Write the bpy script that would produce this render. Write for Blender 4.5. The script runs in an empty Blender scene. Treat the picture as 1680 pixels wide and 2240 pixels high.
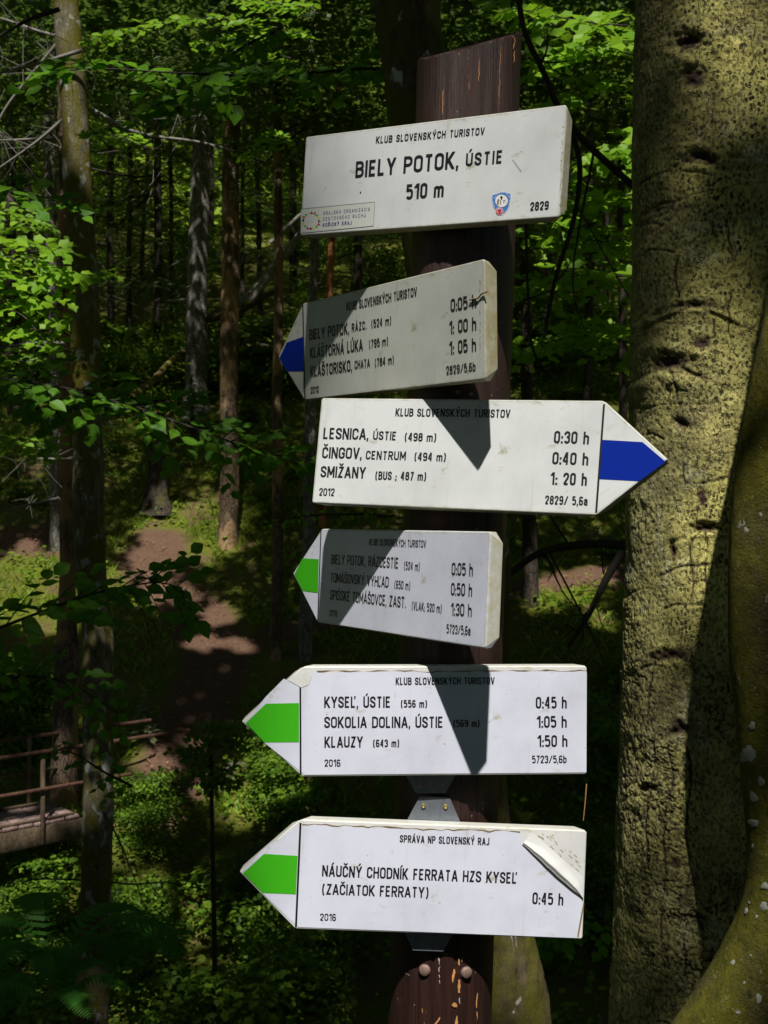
import bpy, math, random
import numpy as np
from mathutils import Vector, Matrix

# ------------------------------------------------------------------ camera, sky, sun, exposure
FPX, CX, CY, CAMZ = 2520.0, 840.0, 1120.0, 1.6
sc = bpy.context.scene
col = sc.collection
cam_d = bpy.data.cameras.new('camera')
cam = bpy.data.objects.new('camera', cam_d)
col.objects.link(cam)
cam.location = (0, 0, CAMZ)
cam.rotation_euler = (math.radians(90), 0, 0)
cam_d.sensor_fit = 'VERTICAL'
cam_d.sensor_height = 36
cam_d.lens = 36 * FPX / 2240
cam_d.clip_end = 500
cam_d.dof.use_dof = True
cam_d.dof.focus_distance = 1.72
cam_d.dof.aperture_fstop = 18
sc.camera = cam

SUN_EL, SUN_AZ = math.radians(56.5), math.radians(2.2)   # azimuth from -Y towards +X
SUN = np.array([math.sin(SUN_AZ) * math.cos(SUN_EL), -math.cos(SUN_AZ) * math.cos(SUN_EL), math.sin(SUN_EL)])
world = bpy.data.worlds.new('World')
sc.world = world
world.use_nodes = True
wn = world.node_tree.nodes
sky = wn.new('ShaderNodeTexSky')
sky.sky_type = 'NISHITA'
sky.sun_disc = False
sky.sun_elevation = SUN_EL
sky.sun_rotation = math.atan2(SUN[0], SUN[1])
bg = wn['Background']
bg.inputs['Strength'].default_value = 0.055
world.node_tree.links.new(sky.outputs[0], bg.inputs['Color'])
sd = bpy.data.lights.new('sun', 'SUN')
sd.energy = 5.0
sd.angle = math.radians(0.9)
sd.color = (1.0, 0.965, 0.9)
so = bpy.data.objects.new('sun', sd)
col.objects.link(so)
so.rotation_euler = Vector(SUN).to_track_quat('Z', 'Y').to_euler()
so.location = (0, -10, 20)
sc.view_settings.view_transform = 'Standard'
sc.view_settings.look = 'None'
sc.view_settings.exposure = 0.28
sc.view_settings.gamma = 1
sc.view_settings.use_curve_mapping = False
sc.render.engine = 'CYCLES'
sc.cycles.max_bounces = 6
sc.cycles.diffuse_bounces = 3
sc.cycles.transmission_bounces = 4

rng = np.random.default_rng(11)
random.seed(5)

# ------------------------------------------------------------------ helpers
def P(u, v, Y):
    return np.array([(u - CX) / FPX * Y, Y, CAMZ - (v - CY) / FPX * Y])

def mesh(name, verts, faces, smooth=False, attr=None):
    """faces: (n,k) int array, or a list of index lists"""
    me = bpy.data.meshes.new(name)
    verts = np.asarray(verts, dtype=np.float32)
    if isinstance(faces, np.ndarray):
        n, k = faces.shape
        me.vertices.add(len(verts))
        me.vertices.foreach_set('co', verts.ravel())
        me.loops.add(n * k)
        me.loops.foreach_set('vertex_index', faces.astype(np.int32).ravel())
        me.polygons.add(n)
        me.polygons.foreach_set('loop_start', np.arange(0, n * k, k, dtype=np.int32))
        me.update(calc_edges=True)
    else:
        me.from_pydata([tuple(map(float, v)) for v in verts], [], [tuple(map(int, f)) for f in faces])
        me.update()
    if smooth:
        me.polygons.foreach_set('use_smooth', np.ones(len(me.polygons), dtype=bool))
    if attr:
        for k, a in attr.items():
            at = me.attributes.new(k, 'FLOAT', 'POINT')
            at.data.foreach_set('value', np.asarray(a, dtype=np.float32))
    return me

def obj(name, me, mat=None, parent=None, loc=None, M=None, **tags):
    o = bpy.data.objects.new(name, me)
    if mat is not None and me is not None and not me.materials:
        me.materials.append(mat)
    col.objects.link(o)
    if parent is not None:
        o.parent = parent
    if loc is not None:
        o.location = tuple(map(float, loc))
    if M is not None:
        o.matrix_local = M
    for k, v in tags.items():
        o[k] = v
    return o

def thing(name, label, cat, loc=(0, 0, 0), M=None, group=None):
    o = obj(name, None, loc=loc if M is None else None, M=M, label=label, category=cat)
    if group:
        o['group'] = group
    return o

def copy_tree(root, label=None, group=None):
    c = root.copy()
    col.objects.link(c)
    if label: c['label'] = label
    if group: c['group'] = group
    for ch in list(root.children):
        d = ch.copy(); col.objects.link(d); d.parent = c
        for g in ch.children:
            e = g.copy(); col.objects.link(e); e.parent = d
    return c

def vnoise(p, seed=0):
    p = np.asarray(p, dtype=np.float64)
    i = np.floor(p).astype(np.int64)
    f = p - i
    f = f * f * (3 - 2 * f)
    def h(a, b, c):
        n = (a * 374761393 + b * 668265263 + c * 2147483647 + seed * 1274126177) & 0xffffffff
        n = ((n ^ (n >> 13)) * 1274126177) & 0xffffffff
        return ((n ^ (n >> 16)) & 0xffff) / 65535.0
    r = 0
    for dx in (0, 1):
        for dy in (0, 1):
            for dz in (0, 1):
                w = (f[..., 0] if dx else 1 - f[..., 0]) * (f[..., 1] if dy else 1 - f[..., 1]) * (f[..., 2] if dz else 1 - f[..., 2])
                r = r + w * h(i[..., 0] + dx, i[..., 1] + dy, i[..., 2] + dz)
    return r * 2 - 1

def fbm(p, oct=4, seed=0):
    p = np.asarray(p, dtype=np.float64)
    r, a = 0, 1.0
    for k in range(oct):
        r = r + a * vnoise(p * 2 ** k, seed + k)
        a *= 0.5
    return r / 1.8

def voronoi2(p, seed=0):
    """F1, F2 distances on a jittered 2D grid"""
    i = np.floor(p).astype(np.int64)
    f1 = np.full(p.shape[:-1], 9.0); f2 = f1.copy()
    for dx in (-1, 0, 1):
        for dy in (-1, 0, 1):
            a, b = i[..., 0] + dx, i[..., 1] + dy
            n = (a * 374761393 + b * 668265263 + seed * 97531) & 0xffffffff
            n = ((n ^ (n >> 13)) * 1274126177) & 0xffffffff
            jx = ((n ^ (n >> 16)) & 0xffff) / 65535.0
            jy = ((n >> 8) & 0xffff) / 65535.0
            d = np.hypot(a + jx - p[..., 0], b + jy - p[..., 1])
            f2 = np.where(d < f1, f1, np.minimum(f2, d))
            f1 = np.minimum(f1, d)
    return f1, f2

def tube(pts, rad, nseg=12, disp=None, caps=True, ellipse=None):
    """tube around a polyline; returns verts, faces(list), arrays (theta, s)"""
    pts = np.asarray(pts, float); rad = np.asarray(rad, float)
    n = len(pts)
    t = np.gradient(pts, axis=0)
    t /= np.linalg.norm(t, axis=1)[:, None] + 1e-12
    ref = np.array([0, -1.0, 0]) if abs(t[:, 1]).mean() < 0.8 else np.array([0, 0, 1.0])
    a = ref - (t @ ref)[:, None] * t
    a /= np.linalg.norm(a, axis=1)[:, None]
    b = np.cross(a, t)
    th = np.linspace(0, 2 * np.pi, nseg, endpoint=False)
    r = np.repeat(rad[:, None], nseg, 1)
    if disp is not None:
        s = np.concatenate([[0], np.cumsum(np.linalg.norm(np.diff(pts, axis=0), axis=1))])
        r = r + disp(th[None, :], s[:, None], r)
    V = pts[:, None] + r[..., None] * (np.cos(th)[None, :, None] * a[:, None] + np.sin(th)[None, :, None] * b[:, None])
    V = V.reshape(-1, 3)
    i = np.arange(n - 1)[:, None] * nseg; j = np.arange(nseg)[None]; k = (j + 1) % nseg
    F = np.stack([i + j, i + k, i + nseg + k, i + nseg + j], -1).reshape(-1, 4)
    if not caps:
        return V, F
    c0, c1 = len(V), len(V) + 1
    V = np.vstack([V, pts[:1], pts[-1:]])
    F0 = np.stack([np.full(nseg, c0), (np.arange(nseg) + 1) % nseg, np.arange(nseg), np.full(nseg, c0)], -1)
    return V, F

def join(parts):
    Vs, Fs, o = [], [], 0
    for V, F in parts:
        Vs.append(V); Fs.append(F + o); o += len(V)
    return np.vstack(Vs), np.vstack(Fs)

def box_vf(x0, x1, y0, y1, z0, z1):
    V = np.array([(x, y, z) for x in (x0, x1) for y in (y0, y1) for z in (z0, z1)], float)
    F = np.array([(0, 1, 3, 2), (4, 6, 7, 5), (0, 4, 5, 1), (2, 3, 7, 6), (0, 2, 6, 4), (1, 5, 7, 3)])
    return V, F

def bezier(pts, n=20):
    """smooth Catmull-Rom through points"""
    p = np.asarray(pts, float)
    q = np.vstack([2 * p[0] - p[1], p, 2 * p[-1] - p[-2]])
    out = []
    m = len(p) - 1
    for s in np.linspace(0, m, n):
        k = min(int(s), m - 1); t = s - k
        a, b, c, d = q[k], q[k + 1], q[k + 2], q[k + 3]
        out.append(0.5 * ((2 * b) + (-a + c) * t + (2 * a - 5 * b + 4 * c - d) * t * t + (-a + 3 * b - 3 * c + d) * t ** 3))
    return np.array(out)

# ------------------------------------------------------------------ materials
class NT:
    def __init__(s, name, rough=0.7, spec=0.3):
        s.m = bpy.data.materials.new(name)
        s.m.use_nodes = True
        s.n = s.m.node_tree.nodes; s.l = s.m.node_tree.links
        s.b = s.n['Principled BSDF']
        s.b.inputs['Roughness'].default_value = rough
        s.b.inputs['Specular IOR Level'].default_value = spec
        s._tc = None
    def new(s, t, **kw):
        n = s.n.new('ShaderNode' + t)
        for k, v in kw.items():
            if k in n.inputs: s.set(n.inputs[k], v)
            else: setattr(n, k, v)
        return n
    def set(s, inp, v):
        if isinstance(v, bpy.types.NodeSocket): s.l.new(v, inp)
        elif isinstance(v, (tuple, list)) and len(v) == 3 and inp.type == 'RGBA': inp.default_value = (*v, 1)
        else: inp.default_value = v
    def co(s, scale=(1, 1, 1)):
        if s._tc is None: s._tc = s.new('TexCoord')
        mp = s.new('Mapping', Scale=scale)
        s.l.new(s._tc.outputs['Object'], mp.inputs['Vector'])
        return mp.outputs[0]
    def noise(s, scale, detail=4, vec=(1, 1, 1), rough=0.6, dist=0.0):
        n = s.new('TexNoise', Vector=s.co(vec), Scale=scale, Detail=detail, Roughness=rough, Distortion=dist)
        return n.outputs['Fac']
    def voro(s, scale, vec=(1, 1, 1), feature='F1', rnd=1.0):
        n = s.new('TexVoronoi', feature=feature)
        s.set(n.inputs['Vector'], s.co(vec)); s.set(n.inputs['Scale'], scale); s.set(n.inputs['Randomness'], rnd)
        return n.outputs['Distance']
    def ramp(s, fac, a, b, c0=0.0, c1=1.0):
        n = s.new('MapRange'); n.clamp = True
        s.set(n.inputs['Value'], fac)
        for k, v in zip(('From Min', 'From Max', 'To Min', 'To Max'), (a, b, c0, c1)): n.inputs[k].default_value = v
        return n.outputs['Result']
    def mix(s, fac, a, b):
        n = s.new('Mix', data_type='RGBA')
        s.set(n.inputs[0], fac); s.set(n.inputs[6], a); s.set(n.inputs[7], b)
        return n.outputs[2]
    def math(s, op, a, b=0.0):
        n = s.new('Math', operation=op)
        s.set(n.inputs[0], a); s.set(n.inputs[1], b)
        return n.outputs[0]
    def attr(s, name):
        n = s.new('Attribute'); n.attribute_name = name
        return n.outputs['Fac']
    def color(s, c): s.set(s.b.inputs['Base Color'], c); return s
    def bump(s, h, strength=0.5, dist=0.01):
        n = s.new('Bump', Strength=strength, Distance=dist)
        s.l.new(h, n.inputs['Height'])
        s.l.new(n.outputs[0], s.b.inputs['Normal'])
        return s

def m_plain(name, c, rough=0.6, spec=0.3, metal=0.0, var=0.15, scale=20):
    t = NT(name, rough, spec)
    t.color(t.mix(t.noise(scale), tuple(x * (1 - var) for x in c), tuple(min(1, x * (1 + var)) for x in c)))
    t.b.inputs['Metallic'].default_value = metal
    return t.m

def m_leaf(name, c1, c2, trans=0.4, rough=0.5):
    """leaf: diffuse + translucent, per-leaf colour from attribute 'rnd' or object random"""
    t = NT(name, rough, 0.25)
    oi = t.new('ObjectInfo')
    f = t.math('FRACT', t.math('ADD', t.attr('rnd'), oi.outputs['Random']))
    c = t.mix(f, c1, c2)
    t.color(c)
    tr = t.new('BsdfTranslucent')
    t.l.new(t.mix(0.5, c, tuple(x * 1.6 for x in c2)), tr.inputs['Color'])
    mx = t.new('MixShader'); mx.inputs[0].default_value = trans
    t.l.new(t.b.outputs[0], mx.inputs[1]); t.l.new(tr.outputs[0], mx.inputs[2])
    t.l.new(mx.outputs[0], t.n['Material Output'].inputs['Surface'])
    return t.m

def m_bark(name, base, dark, moss=(0.10, 0.10, 0.015), moss_amt=0.0, lichen=(0.42, 0.43, 0.38), lichen_amt=0.0,
           scale=1.0, fur=1.0, patch=None, patch_amt=0.0):
    t = NT(name, 0.85, 0.2)
    n1 = t.noise(14 * scale, 6, (1, 1, 0.35), 0.65)
    cr = t.voro(30 * scale, (1, 1, 0.28), 'DISTANCE_TO_EDGE')
    crack = t.ramp(cr, 0.0, 0.10, 1, 0)
    c = t.mix(t.ramp(n1, 0.35, 0.68), dark, base)
    c = t.mix(t.math('MULTIPLY', crack, 0.8 * fur), c, tuple(x * 0.4 for x in dark))
    if patch is not None:
        pn = t.noise(2.2 * scale, 3, (1, 1, 0.5))
        c = t.mix(t.ramp(pn, 0.62 - 0.3 * patch_amt, 0.66 - 0.3 * patch_amt), c, patch)
    if moss_amt:
        mn = t.noise(3.2 * scale, 5, (1, 1, 0.5), 0.7)
        c = t.mix(t.ramp(mn, 0.62 - 0.3 * moss_amt, 0.75 - 0.3 * moss_amt), c, t.mix(t.noise(60 * scale, 3), moss, tuple(x * 0.45 for x in moss)))
    if lichen_amt:
        ln = t.noise(6 * scale, 4, (1, 1, 0.6), 0.55, 0.6)
        c = t.mix(t.ramp(ln, 0.70 - 0.22 * lichen_amt, 0.73 - 0.22 * lichen_amt, 0, 0.85), c, lichen)
    t.color(c)
    h = t.math('SUBTRACT', t.noise(50 * scale, 5, (1, 1, 0.4), 0.7), t.math('MULTIPLY', crack, 0.8 * fur))
    t.bump(h, 0.8, 0.012 / scale)
    return t.m

M = {}
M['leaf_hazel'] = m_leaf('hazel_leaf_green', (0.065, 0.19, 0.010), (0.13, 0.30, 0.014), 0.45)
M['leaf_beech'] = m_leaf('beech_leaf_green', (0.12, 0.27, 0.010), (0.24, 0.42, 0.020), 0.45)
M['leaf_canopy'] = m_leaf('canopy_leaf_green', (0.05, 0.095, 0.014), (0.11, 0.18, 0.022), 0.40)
M['leaf_bush'] = m_leaf('bush_leaf_green', (0.04, 0.10, 0.012), (0.17, 0.28, 0.020), 0.36)
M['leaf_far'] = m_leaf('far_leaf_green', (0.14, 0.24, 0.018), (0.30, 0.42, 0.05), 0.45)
M['spruce'] = m_leaf('spruce_needle_green', (0.04, 0.085, 0.02), (0.13, 0.19, 0.035), 0.2)
M['dead'] = m_plain('dead_twig_grey', (0.20, 0.185, 0.165), 0.9, var=0.35, scale=6)
M['grass'] = m_leaf('grass_green', (0.08, 0.19, 0.012), (0.27, 0.36, 0.03), 0.4)
M['fern'] = m_leaf('fern_green', (0.05, 0.19, 0.025), (0.09, 0.27, 0.03), 0.4)
M['litter'] = m_leaf('fallen_leaf_brown', (0.12, 0.055, 0.025), (0.34, 0.20, 0.10), 0.05, 0.8)
M['twig'] = m_plain('dark_twig_bark', (0.03, 0.024, 0.016), 0.85, var=0.4, scale=40)

# terrain
t = NT('forest_floor', 0.95, 0.1)
n1 = t.noise(1.3, 6, rough=0.7); n2 = t.noise(14, 6, rough=0.7); n3 = t.noise(60, 4, rough=0.7)
soil = t.mix(n2, (0.075, 0.042, 0.028), (0.24, 0.14, 0.092))
soil = t.mix(t.ramp(n3, 0.55, 0.68), soil, (0.34, 0.23, 0.16))
green = t.mix(n2, (0.055, 0.075, 0.012), (0.23, 0.25, 0.035))
g = t.mix(t.ramp(n1, 0.34, 0.50), soil, green)
pm = t.math('ADD', t.attr('trail'), t.math('MULTIPLY', t.math('SUBTRACT', n2, 0.5), 0.7))
g = t.mix(t.ramp(pm, 0.35, 0.65), g, soil)
t.color(g); t.bump(t.math('ADD', n2, n3), 0.9, 0.05)
M['floor'] = t.m

# ------------------------------------------------------------------ terrain
PY = [-60, -20, -6, 2.4, 4.0, 6.0, 9.0, 13, 15.5, 17.3, 19, 21, 24, 25, 30, 45, 60, 75, 90, 150]
PZ = [14, 4.5, .6, 0, -.9, -2.5, -3.9, -4.7, -4.2, -2.95, -2.1, -.8, .35, .95, 4.3, 12.0, 16.5, 32, 52, 95]
def terrain(x, y):
    x = np.asarray(x, float); y = np.asarray(y, float)
    z = sum(np.interp(y + d, PY, PZ) for d in (-.8, -.4, 0, .4, .8)) / 5
    p = np.stack([x * .35, y * .35, x * 0], -1)
    amp = np.clip((y - 3) / 6, 0, 1)
    return z + amp * (0.25 * fbm(p, 3, 3) + 0.07 * vnoise(p * 6, 9)) + 0.02 * np.clip(np.abs(x) - 8, 0, 30) ** 1.3

def base_at(u, v):
    """where the view ray through (u,v) meets the ground"""
    Y = np.linspace(4, 70, 2000)
    X = (u - CX) / FPX * Y; Z = CAMZ - (v - CY) / FPX * Y
    d = Z - terrain(X, Y)
    k = np.argmax(d < 0) if (d < 0).any() else len(Y) - 1
    return np.array([X[k], Y[k], terrain(X[k], Y[k])])

trail = np.array([base_at(*q)[:2] for q in ((345, 1735), (390, 1660), (430, 1560), (480, 1440), (430, 1330), (350, 1270), (320, 1225), (345, 1190))])
trail2 = np.array([base_at(*q)[:2] for q in ((480, 1440), (640, 1370), (900, 1330), (1180, 1280), (1350, 1250), (1600, 1230))])
trail3 = np.array([base_at(*q)[:2] for q in ((0, 1190), (60, 1180), (125, 1185))])
def dist_poly(x, y, poly):
    d = np.full(np.shape(x), 1e9)
    for a, b in zip(poly[:-1], poly[1:]):
        ab = b - a; t_ = np.clip(((x - a[0]) * ab[0] + (y - a[1]) * ab[1]) / (ab @ ab), 0, 1)
        d = np.minimum(d, np.hypot(x - a[0] - t_ * ab[0], y - a[1] - t_ * ab[1]))
    return d
def trail_mask(x, y):
    return np.maximum(np.clip(1.25 - dist_poly(x, y, trail) / .85, 0, 1),
                      np.maximum(np.clip(1.2 - dist_poly(x, y, trail2) / .45, 0, 1), np.clip(1.2 - dist_poly(x, y, trail3) / .7, 0, 1)))
gx = np.concatenate([np.linspace(-140, -16, 20)[:-1], np.linspace(-16, 18, 240), np.linspace(18, 140, 20)[1:]])
gy = np.concatenate([np.linspace(-60, 2, 24)[:-1], np.linspace(2, 40, 260), np.linspace(40, 150, 50)[1:]])
GX, GY = np.meshgrid(gx, gy)
GZ = terrain(GX, GY) - 0.05 * trail_mask(GX, GY)
nx, ny = len(gx), len(gy)
i = np.arange(ny - 1)[:, None] * nx + np.arange(nx - 1)[None]
gF = np.stack([i, i + 1, i + nx + 1, i + nx], -1).reshape(-1, 4)
obj('ground', mesh('ground', np.stack([GX, GY, GZ], -1).reshape(-1, 3), gF, True, {'trail': trail_mask(GX, GY).ravel()}), M['floor'], kind='structure')

# ------------------------------------------------------------------ leaf masses
T_RHOMB = (np.array([(0, 0, 0), (-.34, .5, .06), (0, 1, -.05), (.34, .5, .06)]), np.array([(0, 3, 2, 1)]))
T_LEAF = (np.array([(0, 0, 0), (-.30, .22, .05), (-.36, .52, .06), (-.17, .84, .02), (0, 1.05, -.07), (.17, .84, .02), (.36, .52, .06), (.30, .22, .05), (0, .5, -.01)]),
          np.array([(0, 8, 2, 1), (8, 4, 3, 2), (0, 7, 6, 8), (8, 6, 5, 4)]))
T_LOBED = (np.array([(0, 0, 0), (-.34, .06, .05), (-.40, .32, .03), (-.54, .58, .03), (-.29, .74, .02), (0, 1.08, -.08),
                     (.29, .74, .02), (.54, .58, .03), (.40, .32, .03), (.34, .06, .05), (0, .45, 0)]),
           np.array([(0, 10, 2, 1), (2, 10, 4, 3), (10, 5, 4, 4), (0, 9, 8, 10), (8, 7, 6, 10), (10, 6, 5, 5)]))
T_BLADE = (np.array([(-.06, 0, 0), (.06, 0, 0), (.03, .6, .05), (0, 1, -.05)]), np.array([(0, 1, 2, 3)]))

def clean(tpl):
    V, F = tpl
    return V, [tuple(dict.fromkeys(f)) for f in F.tolist()]

def frames(d, up, rng_=None):
    """orthonormal frames: y axis = d, z near up"""
    d = d / (np.linalg.norm(d, axis=1)[:, None] + 1e-9)
    x = np.cross(d, up); x /= np.linalg.norm(x, axis=1)[:, None] + 1e-9
    z = np.cross(x, d)
    return np.stack([x, d, z], -1)       # columns

def scatter_mesh(name, pos, fr, size, tpl, rnd=None):
    TV, TF = tpl
    if any(len(set(f)) < 4 for f in TF.tolist()):       # triangles: duplicate into tris
        tr = []
        for f in TF.tolist():
            g = list(dict.fromkeys(f))
            tr += [(g[0], g[k], g[k + 1]) for k in range(1, len(g) - 1)]
        TF = np.array(tr)
    n, k = len(pos), len(TV)
    V = np.einsum('nij,kj->nki', fr, TV) * np.reshape(size, (-1, 1, 1)) + pos[:, None]
    F = TF[None] + (np.arange(n) * k)[:, None, None]
    if rnd is None: rnd = rng.random(n)
    return mesh(name, V.reshape(-1, 3), F.reshape(-1, TF.shape[1]), False, {'rnd': np.repeat(rnd, k)})

def rand_dirs(n, zs=0.35, r=rng):
    d = r.normal(size=(n, 3)); d[:, 2] *= zs
    return d / np.linalg.norm(d, axis=1)[:, None]

def rand_up(n, spread=0.5, r=rng):
    u = r.normal(size=(n, 3)) * spread; u[:, 2] += 1; u[:, 1] -= .35
    return u / np.linalg.norm(u, axis=1)[:, None]
# ================================================================== SIGNPOST
# ------------------------------------------------------------------ condensed gothic stroke font
def arc(cx, cy, rx, ry, a0, a1, n=8):
    a = np.radians(np.linspace(a0, a1, n))
    return [(cx + rx * math.cos(x), cy + ry * math.sin(x)) for x in a]
R_ = .20
def _bowl(x0, y0, x1, y1, xs):          # right hand bowl between heights y0<y1 starting at x=xs
    r = (y1 - y0) / 2 if (y1 - y0) < .6 else .22
    return [(x0, y1), (xs, y1)] + arc(xs, y1 - r, x1 - xs, r, 90, 0)[1:] + arc(xs, y0 + r, x1 - xs, r, 0, -90) + [(x0, y0)]
O_ = arc(.5, .8, .5, R_, 0, 180) + arc(.5, .2, .5, R_, 180, 360)
S_ = [(1, .72)] + arc(.5, .8, .5, R_, 0, 180) + [(0, .72), (.14, .60), (.86, .41), (1, .29)] + arc(.5, .2, .5, R_, 0, -180) + [(0, .28)]
# glyph: (width in cap heights, [(kind, points)])   kinds: s open, c closed, d diagonal clipped to the box
G = {
 'A': (.44, [('d', [(0, 0), (.5, 1)]), ('d', [(.5, 1), (1, 0)]), ('s', [(.2, .27), (.8, .27)])]),
 'B': (.38, [('c', [(0, 0)] + [(0, 1), (.5, 1)] + arc(.5, .78, .45, .22, 90, 0) + arc(.5, .74, .45, .2, 0, -90)[1:] + [(0, .54)]),
             ('s', [(0, .54), (.5, .54)] + arc(.5, .31, .5, .23, 90, 0)[1:] + arc(.5, .22, .5, .22, 0, -90) + [(0, 0), (0, .54)])]),
 'C': (.37, [('s', [(1, .70)] + arc(.5, .8, .5, R_, 0, 180) + arc(.5, .2, .5, R_, 180, 360) + [(1, .30)])]),
 'D': (.39, [('c', [(0, 0), (0, 1), (.45, 1)] + arc(.45, .78, .55, .22, 90, 0) + arc(.45, .22, .55, .22, 0, -90))]),
 'E': (.32, [('s', [(1, 1), (0, 1), (0, 0), (1, 0)]), ('s', [(0, .52), (.88, .52)])]),
 'F': (.31, [('s', [(1, 1), (0, 1), (0, 0)]), ('s', [(0, .50), (.85, .50)])]),
 'G': (.39, [('s', [(1, .68)] + arc(.5, .8, .5, R_, 0, 180) + arc(.5, .2, .5, R_, 180, 360) + [(1, .46), (.5, .46)])]),
 'H': (.39, [('s', [(0, 0), (0, 1)]), ('s', [(1, 0), (1, 1)]), ('s', [(0, .52), (1, .52)])]),
 'I': (.0, [('s', [(0, 0), (0, 1)])]),
 'J': (.30, [('s', [(1, 1), (1, .22)] + arc(.5, .2, .5, R_, 0, -165))]),
 'K': (.40, [('s', [(0, 0), (0, 1)]), ('d', [(0, .30), (.95, 1)]), ('d', [(.30, .52), (1, 0)])]),
 'L': (.31, [('s', [(0, 1), (0, 0), (1, 0)])]),
 'M': (.50, [('s', [(0, 0), (0, 1)]), ('s', [(1, 0), (1, 1)]), ('d', [(0, 1), (.5, .18)]), ('d', [(.5, .18), (1, 1)])]),
 'N': (.40, [('s', [(0, 0), (0, 1)]), ('s', [(1, 0), (1, 1)]), ('d', [(0, 1), (1, 0)])]),
 'O': (.39, [('c', O_)]),
 'P': (.38, [('s', [(0, 0), (0, 1), (.5, 1)] + arc(.5, .77, .5, .23, 90, 0)[1:] + arc(.5, .68, .5, .22, 0, -90) + [(0, .46)])]),
 'R': (.38, [('s', [(0, 0), (0, 1), (.5, 1)] + arc(.5, .78, .5, .22, 90, 0)[1:] + arc(.5, .70, .5, .22, 0, -90) + [(0, .48)]), ('d', [(.5, .48), (1, 0)])]),
 'S': (.37, [('s', S_)]),
 'T': (.38, [('s', [(0, 1), (1, 1)]), ('s', [(.5, 0), (.5, 1)])]),
 'U': (.38, [('s', [(0, 1), (0, .22)] + arc(.5, .2, .5, R_, 180, 360) + [(1, .22), (1, 1)])]),
 'V': (.42, [('d', [(0, 1), (.5, 0)]), ('d', [(.5, 0), (1, 1)])]),
 'Y': (.42, [('d', [(0, 1), (.5, .42)]), ('d', [(.5, .42), (1, 1)]), ('s', [(.5, 0), (.5, .46)])]),
 'Z': (.36, [('s', [(0, 1), (1, 1)]), ('s', [(0, 0), (1, 0)]), ('d', [(0, 0), (1, 1)])]),
 '0': (.36, [('c', O_)]),
 '1': (.20, [('s', [(1, 0), (1, 1)]), ('d', [(.0, .78), (1, 1.0)])]),
 '2': (.36, [('s', [(0, .70)] + arc(.5, .8, .5, R_, 180, 0) + [(1, .72), (.90, .58), (.04, .02)]), ('s', [(0, 0), (1, 0)])]),
 '3': (.35, [('s', [(0, .74)] + arc(.5, .8, .5, R_, 180, 0) + arc(.45, .72, .55, .18, 0, -90) ), ('s', [(.4, .54)] + arc(.45, .34, .55, .2, 90, 0) + arc(.5, .2, .5, R_, 0, -165))]),
 '4': (.38, [('s', [(.74, 0), (.74, 1)]), ('d', [(0, .26), (.66, 1)]), ('s', [(0, .24), (1, .24)])]),
 '5': (.36, [('s', [(.95, 1), (.06, 1), (.02, .52), (.12, .58), (.3, .63), (.5, .64)] + arc(.5, .42, .5, .22, 90, 0)[1:] + arc(.5, .2, .5, R_, 0, -158))]),
 '6': (.36, [('s', arc(.5, .8, .5, R_, 18, 180) + arc(.5, .2, .5, R_, 180, 360) + arc(.5, .36, .5, .18, 0, 180))]),
 '7': (.34, [('s', [(0, 1), (1, 1)]), ('d', [(1, 1), (.3, 0)])]),
 '8': (.36, [('c', arc(.5, .79, .46, .21, 0, 180) + arc(.5, .74, .46, .19, 180, 360)), ('c', arc(.5, .33, .5, .22, 0, 180) + arc(.5, .21, .5, .21, 180, 360))]),
 '9': (.36, [('s', arc(.5, .2, .5, R_, 198, 360) + arc(.5, .8, .5, R_, 0, 180) + arc(.5, .64, .5, .18, 180, 360))]),
 'm': (.56, [('s', [(0, 0), (0, .70)]), ('s', [(0, .55)] + arc(.25, .52, .25, .16, 180, 0) + [(.5, 0)]), ('s', [(.5, .55)] + arc(.75, .52, .25, .16, 180, 0) + [(1, 0)])]),
 'h': (.32, [('s', [(0, 0), (0, 1)]), ('s', [(0, .50)] + arc(.5, .50, .5, .18, 180, 0) + [(1, 0)])]),
 'a': (.31, [('s', [(0, .58)] + arc(.5, .54, .5, .16, 180, 0) + [(1, 0)]), ('c', [(1, .38), (.5, .40)] + arc(.5, .20, .5, .19, 90, 270) + [(1, .08)])]),
 'b': (.32, [('s', [(0, 1), (0, 0)]), ('c', arc(.5, .5, .5, .19, 0, 180) + arc(.5, .19, .5, .19, 180, 360))]),
 '(': (.16, [('s', arc(1.0, .45, 1.0, .64, 104, 256, 11))]),
 ')': (.16, [('s', arc(0.0, .45, 1.0, .64, 76, -76, 11))]),
 '/': (.36, [('d', [(0, -.08), (1, 1.05)])]),
 ',': (.0, [('q', [(0, 0), (0, -.16)])]),
 '.': (.0, [('q', [(0, 0), (0, 0)])]),
 ':': (.0, [('q', [(0, 0), (0, 0)]), ('q', [(0, .5), (0, .5)])]),
 ';': (.0, [('q', [(0, 0), (0, -.14)]), ('q', [(0, .42), (0, .42)])]),
 ' ': (.16, []),
}
ACC = {'Á': ('A', '´'), 'Č': ('C', 'ˇ'), 'É': ('E', '´'), 'Í': ('I', '´'), 'Ľ': ('L', "'"), 'Š': ('S', 'ˇ'), 'Ú': ('U', '´'), 'Ý': ('Y', '´'), 'Ž': ('Z', 'ˇ')}

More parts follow.
